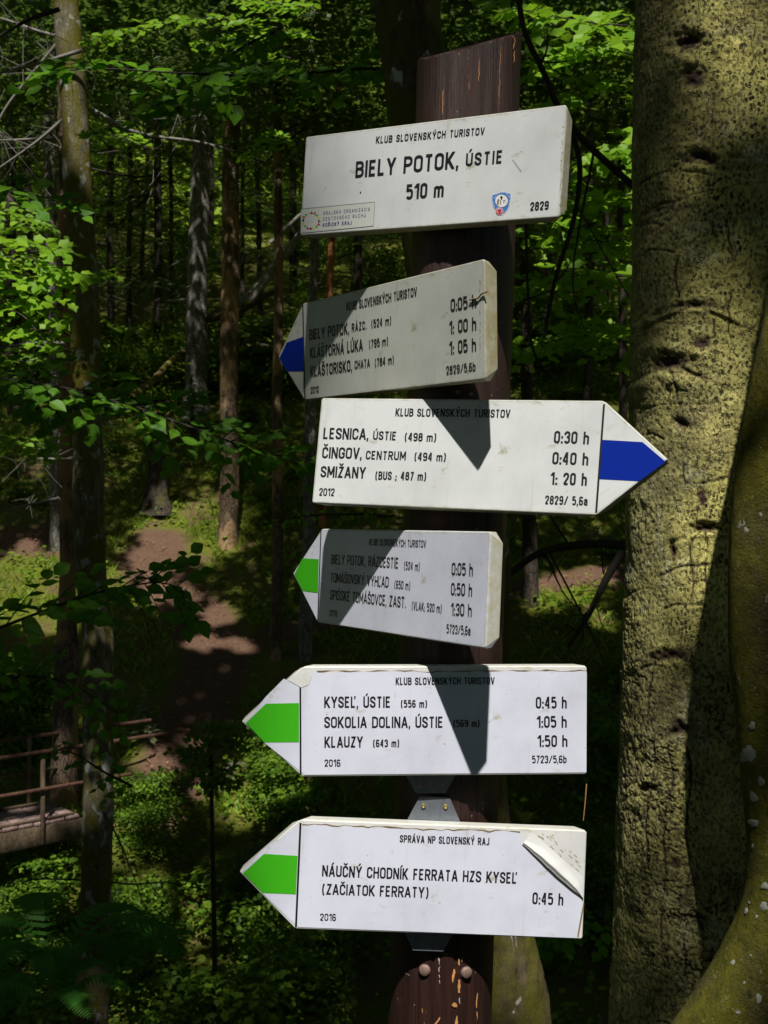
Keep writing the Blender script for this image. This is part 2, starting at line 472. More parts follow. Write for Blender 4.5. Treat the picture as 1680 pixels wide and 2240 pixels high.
def stroke_polys(kind, pts, t, sx, sy, x0, y0, clip):
    """strokes in real units: sx, sy scale of the glyph box, t pen width; returns list of (verts, quads)"""
    p = np.array([(x0 + a * sx, y0 + b * sy) for a, b in pts], float)
    h = t / 2
    if kind == 'q':
        a, b = p[0], p[1]
        V = [(a[0] - h, a[1] + h), (a[0] + h, a[1] + h), (b[0] + h * .5, b[1] - h), (b[0] - h, b[1] - h)]
        if a[1] == b[1]: V[2] = (a[0] + h, a[1] - h)
        return [(np.array(V), [(3, 2, 1, 0)])]
    if kind == 'd':
        d = p[1] - p[0]; L = np.hypot(*d); d /= L; n = np.array([-d[1], d[0]])
        # horizontal cut: width along x constant, clipped at cap top/bottom by extending to the box
        lo, hi = clip
        out = []
        w = h / max(abs(n[0]), .35)
        pts2 = []
        for q in p:
            yy = q[1]
            if abs(yy - (y0 + sy)) < 1e-6: yy = hi
            elif abs(yy - y0) < 1e-6: yy = lo
            k = (yy - q[1]) / d[1] if abs(d[1]) > 1e-6 else 0
            pts2.append((q[0] + 0 * k * d[0], yy))
        a, b = pts2
        return [(np.array([(a[0] - w, a[1]), (a[0] + w, a[1]), (b[0] + w, b[1]), (b[0] - w, b[1])]), [(0, 1, 2, 3) if (b[1] > a[1]) else (3, 2, 1, 0)])]
    closed = kind == 'c'
    keep = [0]
    for k in range(1, len(p)):
        if np.hypot(*(p[k] - p[keep[-1]])) > t * .04: keep.append(k)
    p = p[keep]
    if closed and np.hypot(*(p[0] - p[-1])) < t * .04: p = p[:-1]
    n = len(p)
    L, Rr = [], []
    for k in range(n):
        if closed: a, b = p[k - 1], p[(k + 1) % n]
        else: a, b = p[max(k - 1, 0)], p[min(k + 1, n - 1)]
        d1 = p[k] - a; d2 = b - p[k]
        if np.hypot(*d1) < 1e-9: d1 = d2
        if np.hypot(*d2) < 1e-9: d2 = d1
        d1 = d1 / np.hypot(*d1); d2 = d2 / np.hypot(*d2)
        n1 = np.array([-d1[1], d1[0]]); n2 = np.array([-d2[1], d2[0]])
        m = n1 + n2; mm = m @ m
        m = m * (2 / mm) if mm > .35 else n1
        q = p[k].copy()
        if not closed and k == 0 and (abs(q[1] - y0) < 1e-6 or abs(q[1] - y0 - sy) < 1e-6) and abs(d1[1]) > .9: q = q - d1 * h
        if not closed and k == n - 1 and (abs(q[1] - y0) < 1e-6 or abs(q[1] - y0 - sy) < 1e-6) and abs(d2[1]) > .9: q = q + d2 * h
        L.append(q + m * h); Rr.append(q - m * h)
    V = np.array(L + Rr)
    F = [(k, k + n, (k + 1) % n + n, (k + 1) % n) for k in range(n if closed else n - 1)]
    return [(V, F)]

def text_geo(s, x0, x1, cap, t, flat=False, gap=.145):
    """2D polygons for string s between x0 and x1 on baseline 0"""
    t = t * 1.06; tw = t * cap
    adv, tot = [], 0
    for ch in s:
        w = G[ACC[ch][0] if ch in ACC else ch][0]
        adv.append(w)
    fixed = len(s) * tw + (len(s) - 1) * gap * cap * .55
    nat = sum(adv) * cap
    k = (x1 - x0 - fixed) / nat if nat > 0 else 1
    if len(s) == 1:
        gp = 0; k = max((x1 - x0 - tw) / nat, 0) if nat else 1
    elif k < .55:
        gp = .55 * .6 * gap; k = (x1 - x0 - len(s) * tw - (len(s) - 1) * gp * cap) / nat
    elif k > 1.15:
        k = 1.15; gp = (x1 - x0 - len(s) * tw - nat * k) / ((len(s) - 1) * cap)
    else: gp = gap * .55
    out = []; x = x0
    clip = (0, cap)
    for ch, w in zip(s, adv):
        base, acc = ACC.get(ch, (ch, None))
        sx = w * cap * k; sy = cap - tw
        for kind, pts in G[base][1]:
            out += stroke_polys(kind, pts, tw, sx, sy, x + tw / 2, tw / 2, clip)
        cxm = x + tw / 2 + sx / 2
        if acc == '´':
            out.append((np.array([(cxm - tw * .55, cap + tw * .5), (cxm + tw * .25, cap + tw * .5), (cxm + tw * 1.25, cap + tw * 1.9), (cxm + tw * .25, cap + tw * 1.9)]), [(0, 1, 2, 3)]))
        elif acc == 'ˇ':
            for sg in (-1, 1):
                V = np.array([(cxm - sg * tw * .5, cap + tw * .5), (cxm + sg * tw * .55, cap + tw * .5), (cxm + sg * tw * 1.45, cap + tw * 1.8), (cxm + sg * tw * .6, cap + tw * 1.8)])
                out.append((V, [(0, 1, 2, 3)] if sg > 0 else [(3, 2, 1, 0)]))
        elif acc == "'":
            xr = x + tw + sx * .75
            out.append((np.array([(xr - tw * .5, cap - tw * 1.6), (xr + tw * .1, cap - tw * 1.6), (xr + tw * .6, cap + tw * .2), (xr - tw * .5, cap + tw * .2)]), [(0, 1, 2, 3)]))
        x += sx + tw + gp * cap
    return out

def geo_mesh(name, polys, mapf):
    V, F, o = [], [], 0
    for k, (v, f) in enumerate(polys):
        for a, b in v: V.append(mapf(a, b, k))
        F += [tuple(i_ + o for i_ in q) for q in f]; o += len(v)
    return mesh(name, V, F)

# ------------------------------------------------------------------ sign materials
def m_sign(name, base, dirt, amt, spec=0.4, rough=0.33):
    t = NT(name, rough, spec)
    big = t.noise(9, 5, (1, 1, 1), .6)
    c = t.mix(t.ramp(big, .42, .72, 0, .7 * amt if amt < 1.3 else .7), base, tuple(x * .80 for x in base))
    dr = t.noise(30, 5, (1.6, 1, .12), .65)
    c = t.mix(t.ramp(dr, .60, .78, 0, .35 * min(amt, 1)), c, dirt)
    sm = t.noise(38, 6, (.6, 1, 1), .72, .4)
    c = t.mix(t.ramp(sm, .60, .74, 0, .8 * amt), c, dirt)
    # grime creeping in from the edges
    e = t.math('ADD', t.attr('edge'), t.math('MULTIPLY', t.math('SUBTRACT', t.noise(55, 5, rough=.75), .5), .9))
    c = t.mix(t.ramp(e, .55, 1.15, 0, .85 * amt if amt < 1.28 else .25), c, dirt)
    sp = t.noise(260, 2, (1, 1, 1), .5)
    spm = t.math('MULTIPLY', t.ramp(sp, .71, .73), t.ramp(t.noise(22, 2), .50, .62))
    c = t.mix(t.math('MULTIPLY', spm, min(1, amt * 1.1)), c, (.07, .065, .05))
    t.color(c)
    rr = t.ramp(sm, .3, .8, rough - .08, rough + .25)
    t.l.new(rr, t.b.inputs['Roughness'])
    t.bump(t.noise(5, 2), .25, .003)
    return t.m
M['sign_old'] = m_sign('weathered_white_sheet', (.585, .60, .60), (.27, .25, .13), 1.15)
M['sign_grey'] = m_sign('dull_greyish_white_sheet', (.51, .52, .475), (.26, .23, .12), 1.27, .3)
M['sign_new'] = m_sign('clean_white_film', (.635, .65, .755), (.38, .36, .24), 1.15, .45, .3)
M['sign_bare'] = m_sign('bare_white_enamel', (.66, .66, .65), (.34, .34, .10), 1.3, .5, .25)
M['ink'] = m_plain('black_print', (.010, .010, .012), .45, .4, var=.25, scale=60)
M['blue'] = m_plain('blue_paint', (.001, .017, .24), .6, .08, var=.12, scale=12)
M['green'] = m_plain('green_paint', (.045, .38, .009), .55, .15, var=.04, scale=12)
M['torn'] = m_plain('torn_film_edge', (.20, .14, .07), .8, .2, var=.4, scale=150)
M['steel'] = m_plain('galvanised_steel', (.20, .22, .25), .55, .5, .7, .35, 160)
M['brass'] = m_plain('brass_screw', (.50, .40, .16), .35, .5, .8, .2, 200)
M['rust'] = m_plain('rusty_bolt', (.26, .17, .14), .6, .4, .35, .5, 150)
M['grey_line'] = m_plain('grey_print', (.22, .22, .20), .5, .3)
M['print_navy'] = m_plain('navy_print', (.03, .03, .17), .5, .3)
M['red'] = m_plain('red_print', (.55, .03, .03), .5, .3)
M['yellow'] = m_plain('yellow_print', (.70, .55, .03), .5, .3)
M['lightgreen'] = m_plain('green_print', (.05, .38, .12), .5, .3)
M['badge_blue'] = m_plain('sky_blue_print', (.05, .19, .55), .4, .4)
M['badge_white'] = m_plain('white_print', (.70, .68, .66), .4, .4)

REG = {'A': (600, 200, 2.37), 'B': (640, 840, 1.975), 'C': (500, 1420, 2.0232)}
SIGNS = {
 1: ((0.0577, 1.6363, 0.4796), -0.5291, -0.0144, 0.0622, 0.4183, 0.1483, 0, -0.0137),
 2: ((0.0005, 1.7005, 0.2579), -0.9493, 0.0295, 0.0182, 0.4528, 0.157, -0.0814, -0.0512),
 3: ((0.0959, 1.6142, 0.0817), -0.3406, -0.1299, 0.0429, 0.413, 0.155, 0.088, 0.0227),
 4: ((0.0153, 1.6637, -0.1012), -0.9937, -0.0543, -0.0036, 0.4332, 0.1493, -0.0893, -0.0012),
 5: ((0.0864, 1.6141, -0.2925), 0.0645, -0.0208, 0.0063, 0.4001, 0.1516, -0.0834, -0.0182),
 6: ((0.0808, 1.6147, -0.5151), 0.0296, -0.028, 0.0464, 0.403, 0.1507, -0.0807, -0.0128)}
def Rmat(yaw, pitch, roll):
    return (Matrix.Rotation(yaw, 3, 'Z') @ Matrix.Rotation(pitch, 3, 'X') @ Matrix.Rotation(roll, 3, 'Y'))
SM = {}
for k, s in SIGNS.items():
    m = Rmat(*s[1:4]).to_4x4(); m.translation = Vector((s[0][0], s[0][1], s[0][2] + CAMZ)); SM[k] = m
def loc(k, reg, u, v):
    """a point of the sign face, in the sign's own x,z"""
    if reg: ox, oy, s = REG[reg]; u, v = ox + u / s, oy + v / s
    d = Vector(((u - CX) / FPX, 1, -(v - CY) / FPX)); c = SM[k].translation; n = SM[k].to_3x3() @ Vector((0, -1, 0)); o = Vector((0, 0, CAMZ))
    q = o + d * ((c - o) @ n) / (d @ n)
    l = SM[k].inverted() @ q
    return l.x, l.z

def outline(k):
    _, _, _, _, W, H, L, _ = SIGNS[k]
    p = [(-W / 2, -H / 2), (W / 2, -H / 2), (W / 2, H / 2), (-W / 2, H / 2)]      # counter-clockwise seen from the front
    if L > 0: p.insert(2, (W / 2 + L, 0))
    if L < 0: p.append((-W / 2 + L, 0))
    return np.array(p)

def ring(p, grow, ch):
    n = len(p); out = []
    for i_ in range(n):
        a, b, c = p[i_ - 1], p[i_], p[(i_ + 1) % n]
        d1 = (b - a) / np.hypot(*(b - a)); d2 = (c - b) / np.hypot(*(c - b))
        n1 = np.array([d1[1], -d1[0]]); n2 = np.array([d2[1], -d2[0]])
        m = (n1 + n2); m = m * 2 / (m @ m)
        q = b + m * grow
        cc = ch
        if n == 5 and abs(b[1]) < .001: cc = ch * .35
        out += [q - d1 * cc, q + d2 * cc]
    return np.array(out)

def sign_body(k, mat, depth=.021):
    """a folded tray: front face, rounded fold, four returns with cut corners"""
    p = outline(k)
    rings = [(ring(p, -.0012, .0015), 0.0), (ring(p, -.0003, .0018), .0004), (ring(p, .0004, .003), .0016), (ring(p, .0007, .0045), .0035), (ring(p, .0009, .0150), depth)]
    V, F = [], []
    # inner subdivision ring of the face for the edge-grime attribute
    inner = ring(p, -.010, .0005)
    rings = [(inner, 0.0)] + rings
    n = len(inner)
    edge = []
    for q, (rr, y) in enumerate(rings):
        for a, b in rr: V.append((a, y, b)); edge.append([0.0, .75, .85, .95, 1.0, 1.05][q])
    for q in range(len(rings) - 1):
        for j in range(n):
            a = q * n + j; b = q * n + (j + 1) % n
            F.append((a, b, b + n, a + n))
    F.append(tuple(range(n - 1, -1, -1)))
    F.append(tuple((len(rings) - 1) * n + j for j in range(n)))
    F = [tuple(reversed(f)) for f in F]
    me = mesh('sign_panel', V, F, attr={'edge': edge})
    me.materials.append(mat)
    return me

def flat_part(name, k, pts, mat, par, y=-.0003, reg=None):
    pl = [loc(k, reg, *q) if reg else q for q in pts]
    me = mesh(name, [(a, y, b) for a, b in pl], [tuple(range(len(pl)))])
    if me.polygons[0].normal.y > 0:
        me.flip_normals()
    return obj(name, me, mat, par)

def text_part(k, s, reg, u0, v0, u1, v1, cappx, par, t=.15, mat=None, name='lettering'):
    x0, z0 = loc(k, reg, u0, v0); x1, z1 = loc(k, reg, u1, v1)
    xt, zt = loc(k, reg, u0, v0 - cappx)
    cap = zt - z0
    ang = math.atan2(z1 - z0, x1 - x0); L = math.hypot(x1 - x0, z1 - z0)
    ca, sa = math.cos(ang), math.sin(ang)
    polys = text_geo(s, 0, L, cap, t)
    me = geo_mesh(name, polys, lambda a, b, q: (x0 + a * ca - b * sa, -.0006 - (q % 7) * .00001, z0 + a * sa + b * ca))
    return obj(name, me, mat or M['ink'], par)

LAB = {1: 'white rectangular board on top of the post reading BIELY POTOK, ÚSTIE 510 m',
       2: 'dull grey arrow board with blue tip pointing left, twisted sideways, KLÁŠTORISKO',
       3: 'white arrow board with blue tip pointing right, LESNICA and SMIŽANY',
       4: 'white arrow board with green tip pointing left, half shaded, TOMÁŠOVSKÝ VÝHĽAD',
       5: 'white arrow board with green tip pointing left listing KYSEĽ, SOKOLIA DOLINA and KLAUZY',
       6: 'lowest white arrow board, green tip and peeling corner, FERRATA HZS KYSEĽ'}
SMAT = {1: 'sign_old', 2: 'sign_grey', 3: 'sign_old', 4: 'sign_new', 5: 'sign_bare', 6: 'sign_bare'}
EXT = {1: (-.012, -.012), 2: (-.012, -.012), 3: (-.012, -.012), 4: (-.012, -.012), 5: (-.012, .030), 6: (.034, .032)}
SG = {}
def screw(par, x, y, z, r, mat, name='screw'):
    V, F = [], []
    n = 14
    for rr, yy in ((r, 0), (r, -.35 * r), (r * .8, -.65 * r), (r * .45, -.75 * r)):
        for q in range(n): V.append((x + rr * math.cos(q / n * 6.2832), y + yy, z + rr * math.sin(q / n * 6.2832)))
    for q in range(3):
        for j in range(n): F.append((q * n + j, q * n + (j + 1) % n, (q + 1) * n + (j + 1) % n, (q + 1) * n + j))
    c = len(V); V.append((x, y - (.80 if name == 'bolt_head' else .35) * r, z))      # recessed drive
    for j in range(n): F.append((3 * n + j, 3 * n + (j + 1) % n, c))
    return obj(name, mesh(name, V, F), mat, par)

for k in SIGNS:
    cat = 'sign' if k == 1 else 'arrow sign'
    root = thing('trail_sign', LAB[k], cat, M=SM[k], group='hiking signs on the post')
    SG[k] = root
    obj('sign_panel', sign_body(k, M[SMAT[k]]), None, root)
    _, _, _, _, W, H, L, xc = SIGNS[k]
    top, bot = EXT[k]
    hw, tw_ = .040, .0215
    V = []
    for y in (.0222, .0242):
        V += [(xc - tw_, y, H / 2 + top), (xc - hw, y, H / 2 - .004), (xc - hw, y, -H / 2 + .004), (xc - tw_, y, -H / 2 - bot), (xc + tw_, y, -H / 2 - bot), (xc + hw, y, -H / 2 + .004), (xc + hw, y, H / 2 - .004), (xc + tw_, y, H / 2 + top)]
    F = [tuple(range(8)), tuple(range(15, 7, -1))] + [(j, j + 8, (j + 1) % 8 + 8, (j + 1) % 8) for j in range(8)]
    br = obj('bracket_plate', mesh('bracket_plate', V, F), M['steel'], root)
    if top > .02:
        for sx in (-1, 1): screw(br, xc + sx * .0158, .0218, H / 2 + top - .0125, .0037, M['brass'])
    if bot > .02:
        for sx in (-1, 1): screw(br, xc + sx * .0158, .0218, -H / 2 - bot + .012, .0032, M['rust'])

# ---- stripes, lines, film
def stripe(k, reg, pts, mat): flat_part('colour_stripe', k, pts, M[mat], SG[k], -.0004, reg)
def vline(k, reg, a, b, w):
    flat_part('black_line', k, [(a[0] - w, a[1]), (a[0] + w, a[1]), (b[0] + w, b[1]), (b[0] - w, b[1])], M['ink'], SG[k], -.0006, reg)
stripe(2, 'A', [(66, 1302), (152, 1271), (155, 1450), (68, 1452), (27, 1385)], 'blue'); vline(2, 'A', (149, 1104), (160, 1598), 3)
stripe(3, 'B', [(1336, 241), (1512, 251), (1612, 336), (1497, 420), (1326, 411)], 'blue'); vline(3, 'B', (1346, 88), (1312, 555), 4.5)
stripe(4, 'B', [(44, 753), (114, 757), (110, 902), (44, 893), (9, 822)], 'green'); vline(4, 'B', (124, 633), (110, 1024), 2.2)

def film(k, poly_px, reg, mat, thick=.0007):
    """a vinyl film: a thin sheet with torn edges standing a little proud of the board"""
    pl = [loc(k, reg, *q) for q in poly_px]
    n = len(pl)
    V = [(a, -thick, b) for a, b in pl] + [(a, -.0001, b) for a, b in pl]
    F = [tuple(range(n))] + [(j, j + n, (j + 1) % n + n, (j + 1) % n) for j in range(n)]
    me = mesh('vinyl_film', V, F, attr={'edge': [0.] * (2 * n)})
    if me.polygons[0].normal.y > 0: me.flip_normals()
    me.materials.append(M[mat]); me.materials.append(M['torn'])
    for p_ in me.polygons[1:]: p_.material_index = 1
    return obj('vinyl_film', me, None, SG[k])
def jag(a, b, n, amp, seed):
    r = np.random.default_rng(seed); out = []
    for q in range(n + 1):
        s = q / n; w = 0 if q in (0, n) else 1
        out.append((a[0] + (b[0] - a[0]) * s + w * r.normal() * amp * .3, a[1] + (b[1] - a[1]) * s + w * r.normal() * amp + w * amp * 1.2 * math.sin(s * 9 + seed)))
    return out
# sign 5: film torn along its top edge and at the shoulder of the arrow
film(5, [(337, 556), (1583, 545), (1585, 104)] + jag((1578, 96), (395, 103), 34, 2.2, 4) + [(385, 95), (330, 116), (262, 140), (245, 130), (163, 212), (78, 322), (160, 415)], 'C', 'sign_new')
flat_part('torn_film_corner', 5, [(262, 137), (292, 113), (352, 100), (368, 118), (352, 158), (322, 170), (312, 164)], M['sign_bare'], SG[5], -.0013, 'C')
e5 = jag((390, 95), (1585, 94), 40, 2.4, 4)
flat_part('torn_edge', 5, e5 + [(a, b + 3 + 2.5 * math.sin(a * .05)) for a, b in reversed(e5)], M['torn'], SG[5], -.0010, 'C')
stripe5 = [(165, 241), (312, 238), (312, 411), (160, 412), (77, 326)]
flat_part('colour_stripe', 5, stripe5, M['green'], SG[5], -.0011, 'C')
flat_part('black_line', 5, [(313.5, 168), (321.5, 168), (323, 554), (315, 554)], M['ink'], SG[5], -.0012, 'C')
# sign 6
film(6, [(306, 1229), (1546, 1278), (1556, 1200), (1568, 1118), (1440, 1010), (1302, 872), (1292, 815)] + jag((1285, 808), (330, 776), 30, 2.2, 9) + [(316, 772), (262, 808), (232, 838), (196, 850), (130, 905), (66, 975), (152, 1082)], 'C', 'sign_new')
e6 = jag((325, 772), (1290, 806), 36, 2.6, 9)
flat_part('torn_edge', 6, e6 + [(a, b + 4 + 2.5 * math.sin(a * .045)) for a, b in reversed(e6)], M['torn'], SG[6], -.0010, 'C')
flat_part('colour_stripe', 6, [(157, 905), (306, 914), (298, 1084), (152, 1078), (65, 990)], M['green'], SG[6], -.0011, 'C')
flat_part('black_line', 6, [(314, 768), (323, 768), (303, 1226), (294, 1226)], M['ink'], SG[6], -.0012, 'C')
# the curled corner: a roll of film along the tear and the turned-over flap lying against the board
a = np.array(loc(6, 'C', 1299, 862)); b = np.array(loc(6, 'C', 1568, 1100))
c = np.array(loc(6, 'C', 1294, 812)); d_ = np.array(loc(6, 'C', 1582, 1020))
n_ = 26; V, F = [], []
for q in range(n_ + 1):
    s = q / n_
    base = a + (b - a) * s; ax_ = (b - a) / np.hypot(*(b - a)); up = np.array([-ax_[1], ax_[0]])
    wob = .0007 * math.sin(s * 6 + 1) + .0002 * math.sin(s * 29)
    r_ = (.0030 + .0014 * math.sin(s * 3.0)) * (.35 + .65 * math.sin(math.pi * min(max(s, .04), .97)) ** .4)
    prof = []
    for th in np.linspace(-50, 150, 11):
        tr_ = math.radians(th)
        prof.append((r_ * (1 - math.cos(tr_ + .87)) * .8 + wob, -.0012 - r_ * (.45 + math.sin(tr_)) * .95 if th > -40 else -.0012 - r_ * .8))
    prof.append((r_ * 4.4 + wob, -.0017)); prof.append((.0215, -.0007))
    av = min(1, max(.03, (SIGNS[6][4] / 2 - .001 - base[0]) / max(up[0], .1) / .0215))
    for o_, y_ in prof:
        w2 = base + up * o_ * av
        V.append((w2[0], min(y_, -.0007), w2[1]))
m_ = 13
for q in range(n_):
    for j in range(m_ - 1):
        F.append((q * m_ + j, q * m_ + j + 1, (q + 1) * m_ + j + 1, (q + 1) * m_ + j))
me = mesh('curled_film', V, F, True, {'edge': [0.1] * len(V)})
obj('curled_film', me, M['sign_bare'], SG[6])
ed = [(V[q * m_][0], V[q * m_][1] - .0003, V[q * m_][2]) for q in range(n_ + 1)]
ed2 = [(x_ - .0005, y_ + .0012, z_ - .0008) for x_, y_, z_ in ed]
obj('torn_edge', mesh('torn_edge', ed + ed2, [(q, q + 1, q + 2 + n_, q + 1 + n_) for q in range(n_)]), M['torn'], SG[6])
# dirt streaks on the bare corner and a split along the right edge
r2 = np.random.default_rng(3)
V, F = [], []
for q in range(46):
    s = r2.random(); tt = r2.random() ** 1.3
    p0 = np.array([1330 + 235 * s + 60 * tt * (1 - s), 815 + 245 * s - 40 * tt])
    p0 = np.array([1335 + 230 * s, 822 + 232 * s]) + np.array([1, -1]) * (6 + 70 * tt * (1 - .5 * s))
    if p0[0] > 1572 or p0[1] < 815: continue
    L_ = r2.uniform(4, 24); w_ = r2.uniform(.8, 2.2)
    dd = np.array([.72, .62]) * L_
    for e_ in ((0, 0), (dd[0], dd[1]), (dd[0] + w_, dd[1] - w_), (w_, -w_ * 1.2)):
        x_, z_ = loc(6, 'C', *(p0 + e_)); V.append((x_, -.0003, z_))
    F.append(tuple(range(len(V) - 4, len(V))))
obj('dirt_streak', mesh('dirt_streak', V, F), m_plain('olive_grime', (.30, .26, .09), .9, .1, var=.3), SG[6], kind='stuff')
flat_part('torn_edge', 6, [(1548, 1278), (1542, 1270), (1556, 1190), (1570, 1120), (1574, 1124), (1562, 1200)], M['torn'], SG[6], -.0009, 'C')

# ---- lettering
KST = 'KLUB SLOVENSKÝCH TURISTOV'
TX = [
 (1, 'A', KST, 527, 270, 1090, 224, 36, .15), (1, 'A', 'BIELY POTOK,', 420, 448, 955, 398, 84, .155), (1, 'A', 'ÚSTIE', 992, 388, 1183, 371, 66, .16),
 (1, 'A', '510 m', 682, 561, 878, 545, 78, .16), (1, 'A', '2829', 1326, 619, 1423, 611, 44, .16),
 (2, 'A', KST, 375, 1138, 742, 1059, 43, .14), (2, 'A', 'BIELY POTOK,', 183, 1291, 390, 1255, 56, .15), (2, 'A', 'RÁZC.', 403, 1245, 480, 1231, 42, .15), (2, 'A', '(524 m)', 505, 1226, 608, 1207, 42, 0.150),
 (2, 'A', 'KLÁŠTORNÁ LÚKA', 187, 1385, 461, 1342, 56, .15), (2, 'A', '(795 m)', 493, 1331, 592, 1313, 42, 0.150),
 (2, 'A', 'KLÁŠTORISKO,', 189, 1480, 405, 1449, 56, .15), (2, 'A', 'CHATA', 418, 1438, 498, 1427, 42, .15), (2, 'A', '(784 m)', 523, 1427, 622, 1410, 42, 0.150),
 (2, 'A', '2012', 190, 1566, 233, 1560, 34, .15), (2, 'A', '0:05 h', 916, 1142, 1049, 1118, 66, .14), (2, 'A', '1: 00 h', 909, 1257, 1049, 1236, 66, .14),
 (2, 'A', '1: 05 h', 909, 1363, 1048, 1344, 66, .14), (2, 'A', '2829/5,6b', 893, 1468, 1046, 1447, 44, .14),
 (3, 'B', KST, 444, 139, 940, 146, 34, .15), (3, 'B', 'LESNICA,', 132, 237, 328, 241, 48, .15), (3, 'B', 'ÚSTIE', 347, 240, 448, 243, 37, .15), (3, 'B', '(498 m)', 484, 246, 620, 249, 36, 0.155),
 (3, 'B', 'ČINGOV,', 127, 320, 299, 324, 48, .15), (3, 'B', 'CENTRUM', 316, 325, 489, 329, 37, .15), (3, 'B', '(494 m)', 526, 331, 662, 334, 36, 0.155),
 (3, 'B', 'SMIŽANY', 120, 402, 315, 408, 48, .15), (3, 'B', '(BUS ; 487 m)', 357, 413, 577, 417, 36, 0.155), (3, 'B', '2012', 114, 482, 181, 484, 33, .14),
 (3, 'B', '0:30 h', 1128, 255, 1280, 260, 53, .15), (3, 'B', '0:40 h', 1121, 346, 1277, 351, 53, .15), (3, 'B', '1: 20 h', 1113, 434, 1271, 439, 53, .15), (3, 'B', '2829/ 5,6a', 1090, 519, 1274, 525, 38, .15),
 (4, 'B', KST, 331, 697, 578, 706, 29, .125), (4, 'B', 'BIELY POTOK, RÁZCESTIE', 168, 778, 458, 796, 42, .12), (4, 'B', '(524 m)', 482, 801, 550, 806, 35, 0.120),
 (4, 'B', 'TOMÁŠOVSKÝ VÝHĽAD', 164, 857, 416, 878, 42, .12), (4, 'B', '(650 m)', 441, 882, 509, 889, 35, 0.120),
 (4, 'B', 'SPIŠSKÉ TOMÁŠOVCE, ZAST.', 161, 931, 490, 967, 43, .12), (4, 'B', '(VLAK; 520 m)', 516, 974, 645, 988, 35, 0.120), (4, 'B', '2016', 159, 1002, 194, 1006, 27, .12),
 (4, 'B', '0:05 h', 688, 824, 780, 829, 53, .125), (4, 'B', '0:50 h', 685, 911, 777, 917, 53, .125), (4, 'B', '1:30 h', 685, 998, 775, 1005, 53, .125), (4, 'B', '5723/5,6a', 666, 1075, 770, 1085, 38, .12),
 (5, 'C', KST, 739, 157, 1177, 155, 32, .14), (5, 'C', 'KYSEĽ, ÚSTIE', 423, 258, 717, 257, 49, .135), (5, 'C', '(556 m)', 762, 257, 878, 257, 33, 0.150),
 (5, 'C', 'SOKOLIA DOLINA, ÚSTIE', 423, 347, 949, 346, 49, .135), (5, 'C', '(569 m)', 994, 344, 1110, 344, 33, 0.150), (5, 'C', 'KLAUZY', 424, 434, 594, 433, 48, .135), (5, 'C', '(643 m)', 639, 432, 755, 431, 33, 0.150),
 (5, 'C', '2016', 424, 518, 495, 518, 31, .13), (5, 'C', '0:45 h', 1359, 261, 1496, 260, 51, .135), (5, 'C', '1:05 h', 1363, 346, 1496, 345, 51, .135), (5, 'C', '1:50 h', 1366, 431, 1499, 430, 51, .135), (5, 'C', '5723/5,6b', 1342, 503, 1495, 502, 33, .13),
 (6, 'C', 'SPRÁVA NP SLOVENSKÝ RAJ', 757, 853, 1153, 866, 32, .14), (6, 'C', 'NÁUČNÝ CHODNÍK FERRATA HZS KYSEĽ', 413, 1003, 1275, 1036, 49, .135),
 (6, 'C', '(ZAČIATOK FERRATY)', 413, 1083, 884, 1099, 47, .135), (6, 'C', '2016', 404, 1199, 475, 1201, 31, .13), (6, 'C', '0:45 h', 1343, 1126, 1480, 1132, 52, .135),
]
for k, reg, s, u0, v0, u1, v1, cp, tt in TX:
    o = text_part(k, s, reg, u0, v0, u1, v1, cp, SG[k], tt)
    if k >= 5: o.location.y = -.0008

# ---- stickers on the top board
S1 = SG[1]
def line1(a, b, w, mat, name='sticker_border', y=-.0005):
    d = np.array(b, float) - a; n = np.array([-d[1], d[0]]) / np.hypot(*d) * w
    return flat_part(name, 1, [tuple(np.array(a) - n), tuple(np.array(b) - n), tuple(np.array(b) + n), tuple(np.array(a) + n)], mat, S1, y, 'A')
q4 = [(140, 610), (522, 573), (515, 697), (137, 735)]
flat_part('sticker', 1, q4, m_plain('cream_sticker', (.52, .535, .49), .4, .4, var=.05), S1, -.0003, 'A')
for a_, b_ in zip(q4, q4[1:] + q4[:1]): line1(a_, b_, 1.2, M['grey_line'])
cl = [M['yellow'], M['print_navy'], M['red'], M['lightgreen'], M['yellow'], M['print_navy'], M['red'], M['lightgreen']]
for q in range(16):
    a0 = q * 22.5 + 8; ro, ri = (50, 38) if q % 2 else (54, 39)
    pts = [(192 + ri * math.cos(math.radians(a0)), 671 - ri * math.sin(math.radians(a0))), (192 + ro * math.cos(math.radians(a0 + 11)), 671 - ro * math.sin(math.radians(a0 + 11))),
           (192 + ri * .97 * math.cos(math.radians(a0 + 25)), 671 - ri * .97 * math.sin(math.radians(a0 + 25)))]
    flat_part('emblem_triangle', 1, pts, cl[(q * 3) % 8], S1, -.0005, 'A')
for s_, u0, v0, u1, v1, tt, mm in (('KRAJSKÁ ORGANIZÁCIA', 256, 641, 497, 619, .10, 'print_navy'), ('CESTOVNÉHO RUCHU', 254, 671, 475, 651, .10, 'print_navy'), ('KOŠICKÝ KRAJ', 252, 702, 402, 690, .17, 'print_navy')):
    text_part(1, s_, 'A', u0, v0, u1, v1, 18, S1, tt, M[mm])
def disc(cx_, cy_, r_, mat, name, y, n=28, ry=None):
    flat_part(name, 1, [(cx_ + r_ * math.cos(q / n * 6.2832), cy_ - (ry or r_) * math.sin(q / n * 6.2832)) for q in range(n)], mat, S1, y, 'A')
